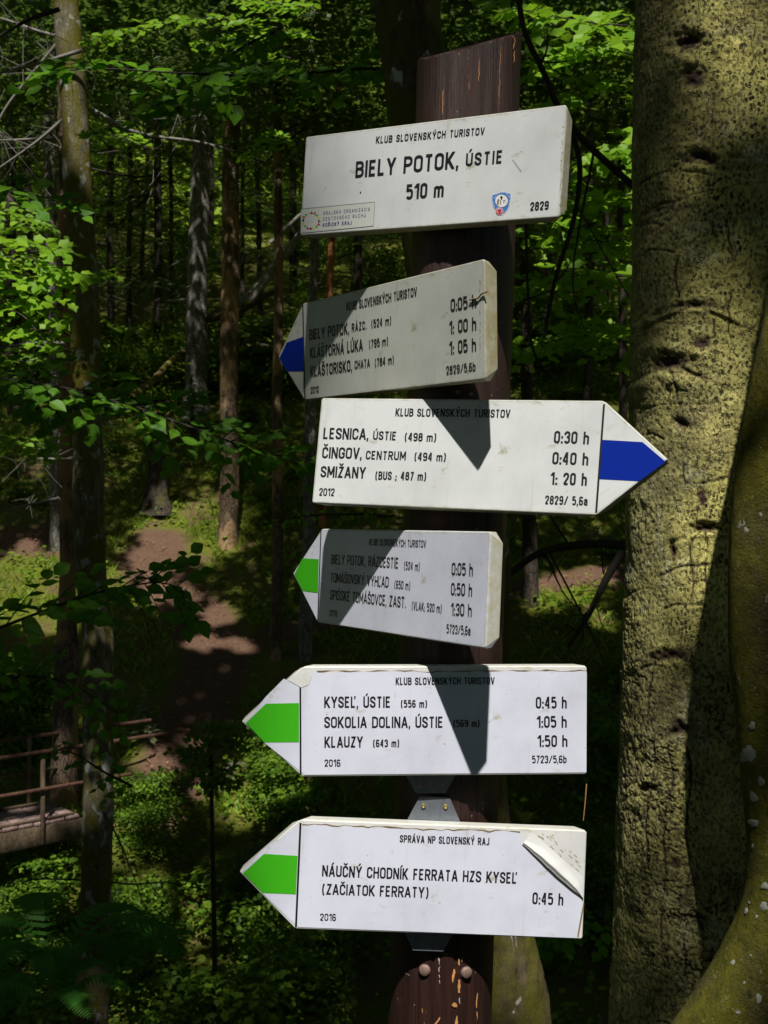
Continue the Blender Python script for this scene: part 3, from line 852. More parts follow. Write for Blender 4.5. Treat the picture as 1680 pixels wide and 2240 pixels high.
def shield(g):
    cx_, cy_ = 1178, 580
    right = [(0, -60), (20, -57), (49, -48), (49, -20), (44, 8), (34, 30), (18, 50), (0, 62)]
    pts = right + [(-a_, b_ + (3 if b_ < -40 else 0)) for a_, b_ in reversed(right[1:-1])]
    return [(cx_ + a_ * g, cy_ + b_ * g - a_ * .05) for a_, b_ in pts]
flat_part('shield_border', 1, shield(1.03), M['badge_white'], S1, -.0003, 'A')
flat_part('shield_emblem', 1, shield(.97), M['badge_blue'], S1, -.00045, 'A')
disc(1179, 568, 35, M['ink'], 'emblem_ring', -.0006); disc(1179, 568, 33, M['badge_white'], 'emblem_disc', -.00075)
for pts in ([(1171, 553), (1178, 540), (1187, 552)], [(1158, 566), (1163, 557), (1169, 565)], [(1175, 553), (1184, 553), (1182, 562), (1176, 562)],
            [(1158, 566), (1163, 566), (1160, 585), (1155, 590)], [(1166, 566), (1169, 566), (1163, 590), (1160, 591)], [(1174, 564), (1178, 564), (1174, 588), (1171, 588)],
            [(1187, 565), (1200, 562), (1198, 566), (1187, 568)], [(1188, 574), (1192, 572), (1193, 578), (1189, 579)], [(1197, 569), (1200, 567), (1198, 577), (1196, 577)]):
    flat_part('castle_drawing', 1, pts, M['ink'], S1, -.0009, 'A')
disc(1168, 621, 20, M['badge_white'], 'emblem_disc', -.0006); disc(1168, 621, 18, M['red'], 'emblem_disc', -.00075); disc(1168, 620, 13, M['badge_white'], 'emblem_disc', -.0009)
disc(1169, 624, 9, M['red'], 'emblem_disc', -.00105, ry=7); flat_part('emblem_arch', 1, [(1157, 620), (1163, 612), (1175, 611), (1180, 618), (1168, 617)], M['print_navy'], S1, -.0012, 'A')
# the club's name round the rim of the shield
name_ = 'KST SLOVAN SABINOV'
c0 = loc(1, 'A', 1179, 570); px = loc(1, 'A', 1180, 570)[0] - c0[0]
rr_ = 38.5 * px
polys = []
for q, ch in enumerate(name_):
    if ch == ' ': continue
    ang = math.radians(208 - q * (236 / (len(name_) - 1)))
    for V_, F_ in text_geo(ch if ch != 'I' else 'I', 0, max(5 * px, 1) if False else (4.6 * px if ch != 'I' else 1.3 * px), 7.5 * px, .17):
        rot = ang - math.pi / 2; ca, sa = math.cos(rot), math.sin(rot)
        W_ = [(c0[0] + rr_ * math.cos(ang) + (a_ - 2.3 * px) * ca - b_ * sa, c0[1] + rr_ * math.sin(ang) + (a_ - 2.3 * px) * sa + b_ * ca) for a_, b_ in V_]
        polys.append((np.array(W_), F_))
obj('rim_lettering', geo_mesh('rim_lettering', polys, lambda a_, b_, q: (a_, -.0008, b_)), M['badge_white'], S1)
line1((1234, 352), (1280, 418), .8, M['grey_line'], 'scratch'); line1((1240, 353), (1283, 414), .5, M['grey_line'], 'scratch')
disc(448, 524, 3.4, M['ink'], 'speck', -.0005, 10, 5)
# a dried twig of dirt across the top right of the second board
pts = [loc(2, 'A', *q) for q in ((1018, 1082), (1040, 1076), (1062, 1072), (1080, 1050), (1108, 1040))]
V, F = tube(bezier([(a_, -.002, b_) for a_, b_ in pts], 12), np.full(12, .0011), 6)
obj('mud_trail', mesh('mud_trail', V, F), M['torn'], SG[2])
# pock marks down the folded edges of the older boards
for k, reg, a_, b_ in ((1, 'A', (1497, 180), (1482, 640)), (2, 'A', (1068, 960), (1066, 1440))):
    V, F = [], []
    for q in range(60):
        s = r2.random(); x_, z_ = loc(k, reg, a_[0] + (b_[0] - a_[0]) * s + r2.normal() * 2.5, a_[1] + (b_[1] - a_[1]) * s)
        h_ = r2.uniform(.0003, .0008)
        n0 = len(V); V += [(x_ - h_, -.0003, z_), (x_, -.0003, z_ - h_), (x_ + h_, -.0003, z_ + h_ * .3), (x_, -.0003, z_ + h_)]; F.append((n0, n0 + 1, n0 + 2, n0 + 3))
    obj('pock_mark', mesh('pock_mark', V, F), M['torn'], SG[k], kind='stuff')

# ------------------------------------------------------------------ the log post
RL = .0770
YAX = 1.72
t = NT('brown_stained_log', .5, .4)
gr = t.noise(9, 7, (14, 14, .7), .7)
c = t.mix(t.ramp(gr, .35, .7), (.013, .006, .005), (.046, .017, .012))
fl = t.noise(26, 4, (2.2, 2.2, .35), .7)
c = t.mix(t.math('MULTIPLY', t.ramp(fl, .70, .72), t.ramp(t.noise(5, 2), .46, .54)), c, (.42, .20, .07))
or_ = t.noise(7, 4, (3, 3, .6), .7, .6)
c = t.mix(t.ramp(or_, .64, .80, 0, .6), c, (.16, .055, .012))
c = t.mix(t.ramp(t.noise(170, 2, (1, 1, .6)), .73, .75, 0, .6), c, (.38, .33, .26))
t.color(c); t.bump(t.noise(14, 7, (16, 16, .5), .7), .7, .004)
M['log'] = t.m
post = thing('signpost', 'dark brown stained round log post with slanted top carrying six boards', 'signpost', (0, 0, 0))
n_, m_ = 120, 160
zt = np.linspace(0, 1, m_) ** .8
V = []
for s in zt:
    for q in range(n_):
        th = q / n_ * 2 * math.pi
        r_ = RL * (1 + .012 * math.sin(3 * th + 1) + .008 * math.sin(7 * th))
        # drying cracks
        for tc, dp in ((4.55, .0035), (4.95, .003), (5.25, .0025), (4.2, .002)):
            r_ -= dp * math.exp(-((th - tc - .05 * math.sin(s * 7 + tc * 3)) / .018) ** 2)
        x_, y_ = r_ * math.cos(th), r_ * math.sin(th)
        ztop = CAMZ + (1120 - 101) / FPX * YAX + x_ * .275 + y_ * .42 + .0016 * math.sin(x_ * 420) + .001 * math.sin(x_ * 1100)
        z_ = -.15 + (ztop + .15) * s
        vv = CY - (z_ - CAMZ) / YAX * FPX
        u_ = 1026 + (vv - 100) / 2140 * (961 - 1026)
        V.append(((u_ - CX) / FPX * YAX + x_, YAX + y_, z_))
i = np.arange(m_ - 1)[:, None] * n_; j = np.arange(n_)[None]; k_ = (j + 1) % n_
F = np.stack([i + j, i + k_, i + n_ + k_, i + n_ + j], -1).reshape(-1, 4).tolist()
V += V[-n_:]; F.append([m_ * n_ + q for q in range(n_)])
me = mesh('log', V, F, True)
obj('log', me, M['log'], post)
def logpt(u, v, off=.0004):
    axx = (1026 + (v - 100) / 2140 * (961 - 1026) - CX) / FPX * YAX
    dx = (u - CX) / FPX
    Y_ = YAX - .07
    for _ in range(6):
        x_ = dx * Y_ - axx; Y_ = YAX - math.sqrt(max((RL + off) ** 2 - x_ * x_, 1e-6))
    return (dx * Y_, Y_, CAMZ - (v - CY) / FPX * Y_)
def log_streaks(name, items, mat, seed):
    r = np.random.default_rng(seed)
    for (u0, v0, u1, v1, w) in items:
        V, F = [], []
        n = max(3, int(abs(v1 - v0) / 7)); o = len(V)
        for q in range(n + 1):
            s = q / n; ww = w * (.35 + r.random()) * math.sin(math.pi * min(max(s, .06), .94)) ** .5
            u = u0 + (u1 - u0) * s + r.normal() * .8; v = v0 + (v1 - v0) * s
            V += [logpt(u - ww, v, .0012), logpt(u + ww, v, .0012)]
        F += [(o + 2 * q, o + 2 * q + 1, o + 2 * q + 3, o + 2 * q + 2) for q in range(n)]
        obj(name, mesh(name, V, F), mat, post)
M['bare_wood'] = m_plain('bare_orange_wood', (.50, .24, .09), .8, .2, var=.3, scale=80)
M['pale_fleck'] = m_plain('pale_paint_fleck', (.45, .40, .34), .8, .2, var=.2, scale=80)
log_streaks('bare_wood_streak', [(1027, 108, 1025, 215, .5), (1048, 130, 1047, 178, .5), (1095, 100, 1091, 240, .5), (970, 195, 968, 250, .9), (1125, 82, 1124, 108, 1.6), (1127, 110, 1123, 138, 1.0),
    (1003, 2096, 1005, 2112, 2), (994, 2120, 990, 2150, 2.6), (1005, 2143, 1003, 2172, 4.2), (1044, 2172, 1042, 2205, 1.6), (994, 2193, 997, 2203, 6), (999, 2222, 998, 2245, 3), (1043, 2212, 1044, 2232, 1.4), (962, 2225, 950, 2245, 2)], M['bare_wood'], 2)
log_streaks('pale_fleck', [(961, 2094, 961, 2110, 1.5), (960, 2114, 961, 2126, 1.2), (961, 2132, 961, 2140, 1.2), (961, 2144, 962, 2152, 1.2), (1012, 2093, 1012, 2104, .9), (1005, 2182, 1005, 2196, 1.2), (886, 2128, 896, 2134, .9), (966, 2087, 990, 2090, 2.0)], M['pale_fleck'], 3)
for u, v in ((929.5, 2121), (1019, 2126)):
    p_ = logpt(u, v)
    b_ = screw(post, 0, 0, 0, .0084, M['rust'], 'bolt_head')
    b_.location = p_; b_.rotation_euler = (math.radians(4), 0, math.radians((u - 968) * .35)); 
for u, v in ((1000, 858), (1030, 862)):
    p_ = logpt(u, v); b_ = screw(post, 0, 0, 0, .003, M['rust'], 'screw'); b_.location = p_

# ================================================================== TREES CLOSE BY
def m_bigbark():
    t = NT('pale_flecked_bark', .8, .25)
    base = t.mix(t.ramp(t.noise(7, 5, (1, 1, .8), .65), .35, .62), (.27, .24, .065), (.68, .62, .19))
    base = t.mix(t.ramp(t.noise(3.5, 4, (1, 1, .6), .6), .55, .72, 0, .6), base, (.27, .24, .12))
    base = t.mix(t.ramp(t.noise(6, 5, (1, 1, .7), .7, .8), .56, .62, 0, .5), base, (.60, .60, .36))
    base = t.mix(t.ramp(t.noise(4, 5, (1, 1, 1.6), .7, .5), .55, .68, 0, .7), base, (.15, .13, .07))
    # short dark flecks
    f1 = t.math('MAXIMUM', t.math('MULTIPLY', t.ramp(t.voro(88, (1, 1, .72)), .26, .42, 1, 0), t.ramp(t.noise(50, 3), .36, .48)), t.ramp(t.noise(150, 4, (1, 1, .6), .75, .5), .535, .60))
    f2 = t.ramp(t.noise(11, 4, rough=.65), .38, .62)
    base = t.mix(t.math('MULTIPLY', f1, t.math('ADD', t.math('MULTIPLY', f2, .75), .38)), base, (.038, .032, .016))
    # fine wandering cracks, sparse
    cr = t.new('TexVoronoi', feature='DISTANCE_TO_EDGE')
    nz = t.new('TexNoise', Vector=t.co((1, 1, 1)), Scale=16, Detail=4)
    vm = t.new('VectorMath', operation='MULTIPLY_ADD'); t.l.new(nz.outputs['Color'], vm.inputs[0]); vm.inputs[1].default_value = (.10, .10, .10); t.l.new(t.co((1, 1, .8)), vm.inputs[2])
    t.l.new(vm.outputs[0], cr.inputs['Vector']); cr.inputs['Scale'].default_value = 17
    crk = t.math('MULTIPLY', t.ramp(cr.outputs['Distance'], .0, .022, 1, 0), t.ramp(t.noise(7, 3), .50, .62))
    base = t.mix(t.math('MULTIPLY', crk, .7), base, (.05, .035, .018))
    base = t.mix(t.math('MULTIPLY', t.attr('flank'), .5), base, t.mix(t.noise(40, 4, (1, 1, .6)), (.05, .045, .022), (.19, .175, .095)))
    base = t.mix(t.ramp(t.attr('crev'), .12, .85), base, (.045, .032, .018))
    base = t.mix(t.ramp(t.attr('knot'), .15, .9), base, t.mix(t.noise(70, 3), (.02, .014, .010), (.09, .05, .03)))
    base = t.mix(t.ramp(t.noise(9, 5, rough=.7), .66, .72, 0, .6), base, (.12, .14, .03))
    t.color(base)
    h = t.math('SUBTRACT', t.math('MULTIPLY', t.noise(120, 5, (1, 1, .7), .7), .8), t.math('ADD', t.math('MULTIPLY', crk, 1.2), t.math('MULTIPLY', f1, .5)))
    t.bump(h, 1.0, .006)
    return t.m
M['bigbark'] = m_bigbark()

def big_tree():
    Y0 = 2.86
    # centre line and half width (px) down the picture
    ctl = [(-400, 1640, 215), (0, 1600, 205), (500, 1590, 206), (1000, 1582, 205), (1500, 1574, 212), (2000, 1566, 222), (2240, 1566, 232), (2700, 1570, 262), (3000, 1575, 320)]
    v_ = np.array([c[0] for c in ctl]); uc = np.array([c[1] for c in ctl]); hw = np.array([c[2] for c in ctl])
    ff = np.linspace(-110, 110, 250); bb = np.linspace(110, 250, 16)[1:-1]
    th = np.radians(np.concatenate([ff, bb]))          # angle from the direction of the viewer
    vv = np.concatenate([np.linspace(-3400, -120, 40)[:-1], np.linspace(-120, 2300, 980), np.linspace(2300, 3010, 40)[1:]])
    z = CAMZ - (vv - CY) / FPX * Y0
    cx_ = (np.interp(vv, v_, uc) - CX) / FPX * Y0
    cx_ = np.where(vv < -400, (1640 - CX) / FPX * Y0 + (-400 - vv) / FPX * Y0 * .04, cx_)
    R0 = np.interp(vv, v_, hw) / FPX * Y0
    R0 = np.where(vv < -400, R0 * (1 - (-400 - vv) / 12000), R0)
    T, Z = np.meshgrid(th, z); RR = np.repeat(R0[:, None], len(th), 1)
    C = np.repeat(cx_[:, None], len(th), 1)
    X = np.sin(T); Yd = -np.cos(T)
    q = np.stack([X * .18, Yd * .18, Z], -1)
    d = .010 * fbm(q * np.array([6, 6, 3.]), 4, 1) + .004 * fbm(q * 30, 3, 7)
    s_ = T * .185
    # plates and crevices, stronger on the left flank and low down
    wz = np.stack([s_ * 46 + 1.6 * vnoise(q * 26, 5) + .8 * vnoise(q * 60, 55), Z * 21 + 1.7 * vnoise(q * 26, 6) + .8 * vnoise(q * 60, 56)], -1)
    f1, f2 = voronoi2(wz, 2)
    e = f2 - f1
    V_ = np.repeat(vv[:, None], len(th), 1)
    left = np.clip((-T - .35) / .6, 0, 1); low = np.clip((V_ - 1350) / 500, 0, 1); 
    rough = np.clip(.10 + .7 * left * (.4 + .6 * low) + .75 * low + .5 * fbm(q * np.array([5, 5, 3.]), 2, 33), 0, 1)
    crev = np.clip(1 - e / .15, 0, 1) * rough * np.clip(.75 + .9 * vnoise(q * 16, 77), 0, 1.2)
    f1b, f2b = voronoi2(np.stack([s_ * 90 + 1.2 * vnoise(q * 50, 15), Z * 46 + 1.2 * vnoise(q * 50, 16)], -1), 4)
    crev2 = np.clip(1 - (f2b - f1b) / .2, 0, 1) * rough
    # flat plates
    fleck = np.clip((vnoise(np.stack([X * .18 * 110, Yd * 20, Z * 75], -1), 21) - .35) * 3, 0, 1)
    d = d + rough * .004 * fbm(q * np.array([60, 60, 30.]), 3, 61) - .0045 * crev - .002 * crev2 - .0016 * fleck
    # horizontal wrinkles
    wr = np.abs(fbm(np.stack([X * .9, Yd * .9, Z * 16], -1), 3, 12))
    wrl = np.clip(1 - wr / .05, 0, 1) * np.clip(fbm(q * 7, 2, 18) + .1, 0, 1)
    d = d - .005 * wrl
    knot = np.zeros_like(d)
    U = CX + (C + RR * X) / (Y0 + RR * Yd) * FPX
    Vp = CY - (Z - CAMZ) / (Y0 + RR * Yd) * FPX
    # scars: (u, v, half-width, half-height, depth, ridge, arch)
    for (u, v, a, b, dep, ridge, arch) in ((1500, 92, 30, 18, .022, .012, .0), (1518, 168, 24, 20, .012, .014, .0), (1525, 338, 42, 14, .020, .012, .9), (1520, 665, 62, 7, .012, .012, .55),
            (1468, 792, 58, 20, .020, .016, .5), (1533, 748, 26, 12, .012, .008, .2), (1493, 925, 14, 13, .020, .006, 0), (1535, 1092, 10, 22, .014, .006, 0),
            (1540, 1152, 34, 9, .018, .008, .3), (1470, 1210, 7, 20, .014, .005, 0), (1490, 1592, 34, 13, .014, .012, .8), (1478, 1885, 16, 12, .006, .007, 0), (1420, 1722, 22, 7, .008, .005, .4), (1470, 1430, 44, 10, .010, .006, .3)):
        du = (U - u) / a; dv = (Vp - v - arch * .5 * (U - u) ** 2 / a * .7) / b
        du = du + .55 * fbm(q * 34, 3, 3); dv = dv + .8 * fbm(q * 34, 3, 4)
        g_ = np.exp(-(du ** 2 + dv ** 2))
        rg = np.exp(-((np.hypot(du, dv) - 1.9) / .6) ** 2)
        fan = np.exp(-(du / 2.4) ** 2 - ((dv - 1.5) / 2.6) ** 2)
        d = d - dep * .8 * g_ * (.7 + .6 * vnoise(q * 90, 31)) + ridge * .30 * rg * (.6 + .8 * vnoise(q * 30, 32)) + ridge * .30 * fan
        knot = np.maximum(knot, g_ * 1.15)
        if arch > .2:      # branch-collar wings running down both sides
            wing = np.exp(-((Vp - v - .55 * np.abs(U - u) + .0006 * (U - u) ** 2) / 5.5) ** 2) * np.clip(1.2 - np.abs(U - u) / (a * 2.8), 0, 1)
            d = d - .004 * wing; crev = np.maximum(crev, wing * .55)
    # wandering vertical splits and cross cracks between the scars
    for line in ([(1466, 800), (1480, 850), (1484, 900), (1492, 930), (1489, 1000), (1496, 1060)], [(1528, 1162), (1508, 1200), (1516, 1280), (1509, 1330), (1524, 1372), (1512, 1420), (1520, 1470)], [(1540, 1160), (1548, 1200), (1541, 1250), (1550, 1300)],
                 [(1440, 1262), (1490, 1240), (1552, 1236)], [(1452, 1330), (1500, 1322), (1548, 1326)], [(1530, 1056), (1560, 1050), (1592, 1046)], [(1480, 560), (1476, 610), (1486, 650)], [(1560, 700), (1566, 770), (1558, 830)], [(1600, 640), (1594, 700), (1604, 760)],
                 [(1470, 1500), (1478, 1560), (1462, 1640), (1470, 1720), (1452, 1800), (1458, 1900), (1446, 2000), (1452, 2100)], [(1500, 1620), (1512, 1700), (1500, 1800), (1508, 1900), (1496, 2020), (1502, 2140)], [(1430, 1450), (1420, 1560), (1432, 1660), (1414, 1780), (1420, 1900)],
                 [(1392, 400), (1440, 380), (1500, 372), (1560, 385)], [(1385, 960), (1420, 950), (1450, 962)], [(1395, 560), (1430, 545), (1470, 552)], [(1560, 200), (1558, 280), (1566, 360)], [(1600, 430), (1592, 500), (1602, 560)]):
        p_ = bezier([(a_, b_, 0) for a_, b_ in line], 10 * len(line))[:, :2]
        m_ = (U > p_[:, 0].min() - 30) & (U < p_[:, 0].max() + 30) & (Vp > p_[:, 1].min() - 30) & (Vp < p_[:, 1].max() + 30) & (np.abs(T) < 1.6)
        dd = dist_poly(U[m_] + 5 * fbm(q[m_] * 45, 3, 71), Vp[m_] + 5 * fbm(q[m_] * 45, 3, 72), p_)
        w_ = np.clip(1.15 - dd / 3.2, 0, 1) * np.clip(.75 + 1.2 * vnoise(q[m_] * 22, 73), 0, 1)
        d[m_] -= .004 * w_; crev[m_] = np.maximum(crev[m_], w_ * 1.2)
    RR = RR + d
    x = C + RR * X; y = Y0 + RR * Yd
    n, m = len(th), len(vv)
    V = np.stack([x, y, Z], -1).reshape(-1, 3)
    i = np.arange(m - 1)[:, None] * n; j = np.arange(n)[None]; k = (j + 1) % n
    F = np.stack([i + j, i + n + j, i + n + k, i + k], -1).reshape(-1, 4)
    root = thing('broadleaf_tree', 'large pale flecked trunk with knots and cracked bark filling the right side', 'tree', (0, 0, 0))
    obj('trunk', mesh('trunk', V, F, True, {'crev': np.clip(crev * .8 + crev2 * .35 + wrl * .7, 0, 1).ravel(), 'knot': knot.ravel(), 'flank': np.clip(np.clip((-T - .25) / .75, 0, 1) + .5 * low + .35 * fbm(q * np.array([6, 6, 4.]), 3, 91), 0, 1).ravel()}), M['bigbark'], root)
    return root
TBIG = big_tree()

def m_moss(name, lich=1.0):
    t = NT(name, .9, .15)
    a = t.mix(t.ramp(t.noise(30, 5, (1, 1, .6), .7), .3, .7), (.060, .062, .010), (.17, .155, .018))
    a = t.mix(t.ramp(t.noise(9, 4, (1, 1, .5)), .5, .7), a, (.09, .075, .04))
    a = t.mix(t.ramp(t.noise(120, 3), .62, .70, 0, .6), a, (.32, .28, .20))
    a = t.mix(t.ramp(t.noise(60, 3, (1, 1, .4)), .62, .68, 0, .7), a, (.03, .025, .01))
    lk = t.noise(26, 5, (1, 1, .8), .7, .5)
    a = t.mix(t.ramp(lk, .685, .70, 0, .9), a, (.34, .35, .29))
    t.color(a)
    t.bump(t.math('ADD', t.noise(150, 5, rough=.75), t.math('MULTIPLY', t.noise(25, 4, rough=.7), 1.6)), 1.0, .009)
    return t.m
M['moss_a'] = m_moss('mossy_smooth_bark')

def px_tube(ctl, Y, n, nseg, disp=None, seed=0, amp=.004):
    """ctl: (u, v, half width px[, depth]) -> tube in space"""
    c = np.array([P(q[0], q[1], q[3] if len(q) > 3 else Y) for q in ctl]); r = np.array([q[2] / FPX * (q[3] if len(q) > 3 else Y) for q in ctl])
    pr = bezier(np.hstack([c, r[:, None]]), n)
    def dsp(th, s, rr):
        q = np.stack([np.cos(th) * .1 + 0 * s, np.sin(th) * .1 + 0 * s, s + 0 * th], -1)
        return amp * fbm(q * 14 + seed, 4, 40 + seed) + amp * .5 * fbm(q * 60, 2, 41)
    return tube(pr[:, :3], pr[:, 3], nseg, dsp if disp is None else disp)

root = thing('mossy_tree', 'curving yellow-green mossy trunk with white lichen spots at the right edge', 'tree', (0, 0, 0))
ctlm = [(1905, -700, 50, 2.35), (1850, 0, 52, 2.35), (1790, 400, 56, 2.35), (1733, 700, 60, 2.35), (1690, 950, 66, 2.35), (1672, 1150, 72, 2.35), (1668, 1400, 72, 2.35), (1680, 1560, 70, 2.35),
        (1700, 1720, 74, 2.35), (1712, 1860, 76, 2.34), (1704, 1990, 80, 2.33), (1660, 2100, 82, 2.32), (1590, 2230, 86, 2.30), (1500, 2380, 92, 2.28), (1440, 2600, 100, 2.26), (1430, 2920, 118, 2.26)]
V, F = px_tube(ctlm, 2.35, 420, 110, seed=3, amp=.0016)
obj('trunk', mesh('trunk', V, F, True), M['moss_a'], root)
M['lichen'] = m_plain('white_lichen', (.27, .28, .235), .95, .1, var=.3, scale=90)
cm = np.array([P(q[0], q[1], q[3]) for q in ctlm]); rm = np.array([q[2] / FPX * q[3] for q in ctlm])
def lichen(u, v, a, b, seed):
    r = np.random.default_rng(seed); n = 22
    ph = r.uniform(0, 6.28, 4)
    V, F = [], []
    k = np.interp(v, [q[1] for q in ctlm], np.arange(len(ctlm))); k0 = int(min(k, len(ctlm) - 2)); fr = k - k0
    c = cm[k0] * (1 - fr) + cm[k0 + 1] * fr; R_m = rm[k0] * (1 - fr) + rm[k0 + 1] * fr
    ax_ = cm[k0 + 1] - cm[k0]; ax_ /= np.linalg.norm(ax_)
    def pt(uu, vv, off):
        d = np.array([(uu - CX) / FPX, 1, -(vv - CY) / FPX]); o = np.array([0, 0, CAMZ])
        w = o - c; dp = d - (d @ ax_) * ax_; wp = w - (w @ ax_) * ax_
        A, B, Cc = dp @ dp, 2 * dp @ wp, wp @ wp - (R_m + off) ** 2
        D_ = B * B - 4 * A * Cc
        return None if D_ < 0 else o + d * ((-B - math.sqrt(D_)) / 2 / A)
    V.append(pt(u, v, .0014))
    for q in range(n):
        th = q / n * 6.2832; g_ = (.85 + .14 * math.sin(2 * th + ph[0]) + .10 * math.sin(3 * th + ph[1]) + .08 * math.sin(9 * th + ph[3])) + .06 * math.sin(5 * th + ph[2]) + r.normal() * .015
        V.append(pt(u + a * g_ * .75 * math.cos(th), v + b * g_ * .75 * math.sin(th), .0013)); 
        V.append(pt(u + a * g_ * math.cos(th), v + b * g_ * math.sin(th), .0004))
    if any(p_ is None for p_ in V): return
    for q in range(n):
        a1, a2 = 1 + 2 * q, 1 + 2 * ((q + 1) % n)
        F.append((0, a2, a1)); F.append((a1, a2, a2 + 1, a1 + 1))
    obj('lichen_spot', mesh('lichen_spot', V, F, True), M['lichen'], root)
for q, (u, v, a, b) in enumerate(((1651, 773, 7, 10), (1604, 1090, 7, 16), (1618, 1143, 13, 18), (1632, 1160, 7, 9), (1664, 1125, 5, 6), (1622, 1225, 10, 18), (1637, 1232, 12, 12), (1645, 1588, 9, 10), (1636, 1650, 18, 24),
        (1665, 1710, 10, 11), (1648, 1744, 11, 13), (1648, 1800, 12, 11), (1673, 1938, 8, 10), (1671, 1982, 11, 10), (1660, 2184, 8, 11), (1646, 1852, 4, 6), (1655, 2005, 4, 5), (1638, 1975, 4, 4), (1603, 2105, 5, 7), (1628, 2150, 3, 4), (1614, 2215, 6, 5), (1642, 2090, 3, 3), (1632, 1992, 4, 9))):
    lichen(u, v, a, b, q)

root = thing('mossy_tree', 'leaning brown and mossy trunk directly behind the signpost', 'tree', (0, 0, 0))
ctl = [(800, -900, 60, 3.3), (838, -400, 64, 3.3), (888, 0, 70, 3.3), (915, 260, 66, 3.3), (950, 600, 62, 3.3), (1000, 900, 60, 3.3), (1052, 1150, 60, 3.3), (1066, 1400, 46, 3.3), (1066, 1650, 40, 3.3), (1072, 1800, 46, 3.3), (1086, 1980, 66, 3.3), (1102, 2120, 84, 3.3), (1115, 2240, 92, 3.3), (1125, 2500, 118, 3.3), (1130, 2680, 160, 3.3)]
V, F = px_tube(ctl, 3.3, 260, 72, seed=8, amp=.006)
obj('trunk', mesh('trunk', V, F, True), m_bark('mossy_brown_bark', (.12, .095, .05), (.035, .027, .014), moss=(.13, .12, .018), moss_amt=.72, lichen_amt=.3, scale=2.6, fur=.12), root)

# ================================================================== TREES FURTHER OFF
B_L = m_bark('lichened_bark', (.22, .20, .13), (.06, .052, .032), moss=(.14, .12, .012), moss_amt=.66, lichen_amt=.5, lichen=(.30, .31, .28), scale=1.5, fur=.5)
B_G = m_bark('grey_spruce_bark', (.27, .25, .225), (.11, .10, .09), moss_amt=.15, lichen_amt=.3, scale=.6)
B_D = m_bark('dark_spruce_bark', (.085, .065, .050), (.030, .024, .019), moss_amt=.25, scale=.6)
B_B = m_bark('brown_spruce_bark', (.20, .14, .085), (.075, .052, .032), moss_amt=.15, lichen_amt=.25, scale=.6, patch=(.30, .19, .10), patch_amt=.35)
B_O = m_bark('peeled_orange_bark', (.17, .12, .085), (.065, .045, .032), scale=.6, patch=(.26, .15, .075), patch_amt=.45)
B_R = m_bark('reddish_bark', (.36, .13, .045), (.15, .05, .02), scale=.7, patch=(.46, .19, .07), patch_amt=.5)

def stub_branches(par, top_z, bot_z, cen, rad, n, seed, length=(.25, 1.3), mat=None, name='branch', up=-.15, rr=1.0):
    r = np.random.default_rng(seed)
    for _ in range(n):
        z = r.uniform(bot_z, top_z); c = cen(z); a = r.uniform(0, 6.28); L = r.uniform(*length)
        d = np.array([math.cos(a), math.sin(a), up + r.normal() * .18])
        p0 = c + np.array([0, 0, 0]); pts = [p0, p0 + d * L * .4 + r.normal(size=3) * .03, p0 + d * L * .75 + [0, 0, -.05 * L] + r.normal(size=3) * .05, p0 + d * L + np.array([0, 0, -.02 - .16 * L]) + r.normal(size=3) * .06]
        V, F = tube(bezier(pts, 9), np.linspace(.011, .003, 9) * rr, 5)
        parts = [(V, F)]
        for _k in range(int(L * 4)):      # fine side twigs
            s = r.uniform(.3, .95); q0 = p0 + d * L * s; dd = d * .5 + r.normal(size=3) * .5; dd[2] -= .3
            l2 = r.uniform(.1, .35) * L
            parts.append(tube(bezier([q0, q0 + dd * l2 * .5, q0 + dd * l2 + np.array([0, 0, -.1 * l2])], 5), np.linspace(.005, .0015, 5) * rr, 4))
        V, F = join(parts)
        obj(name, mesh(name, V, F), mat or M['dead'], par)

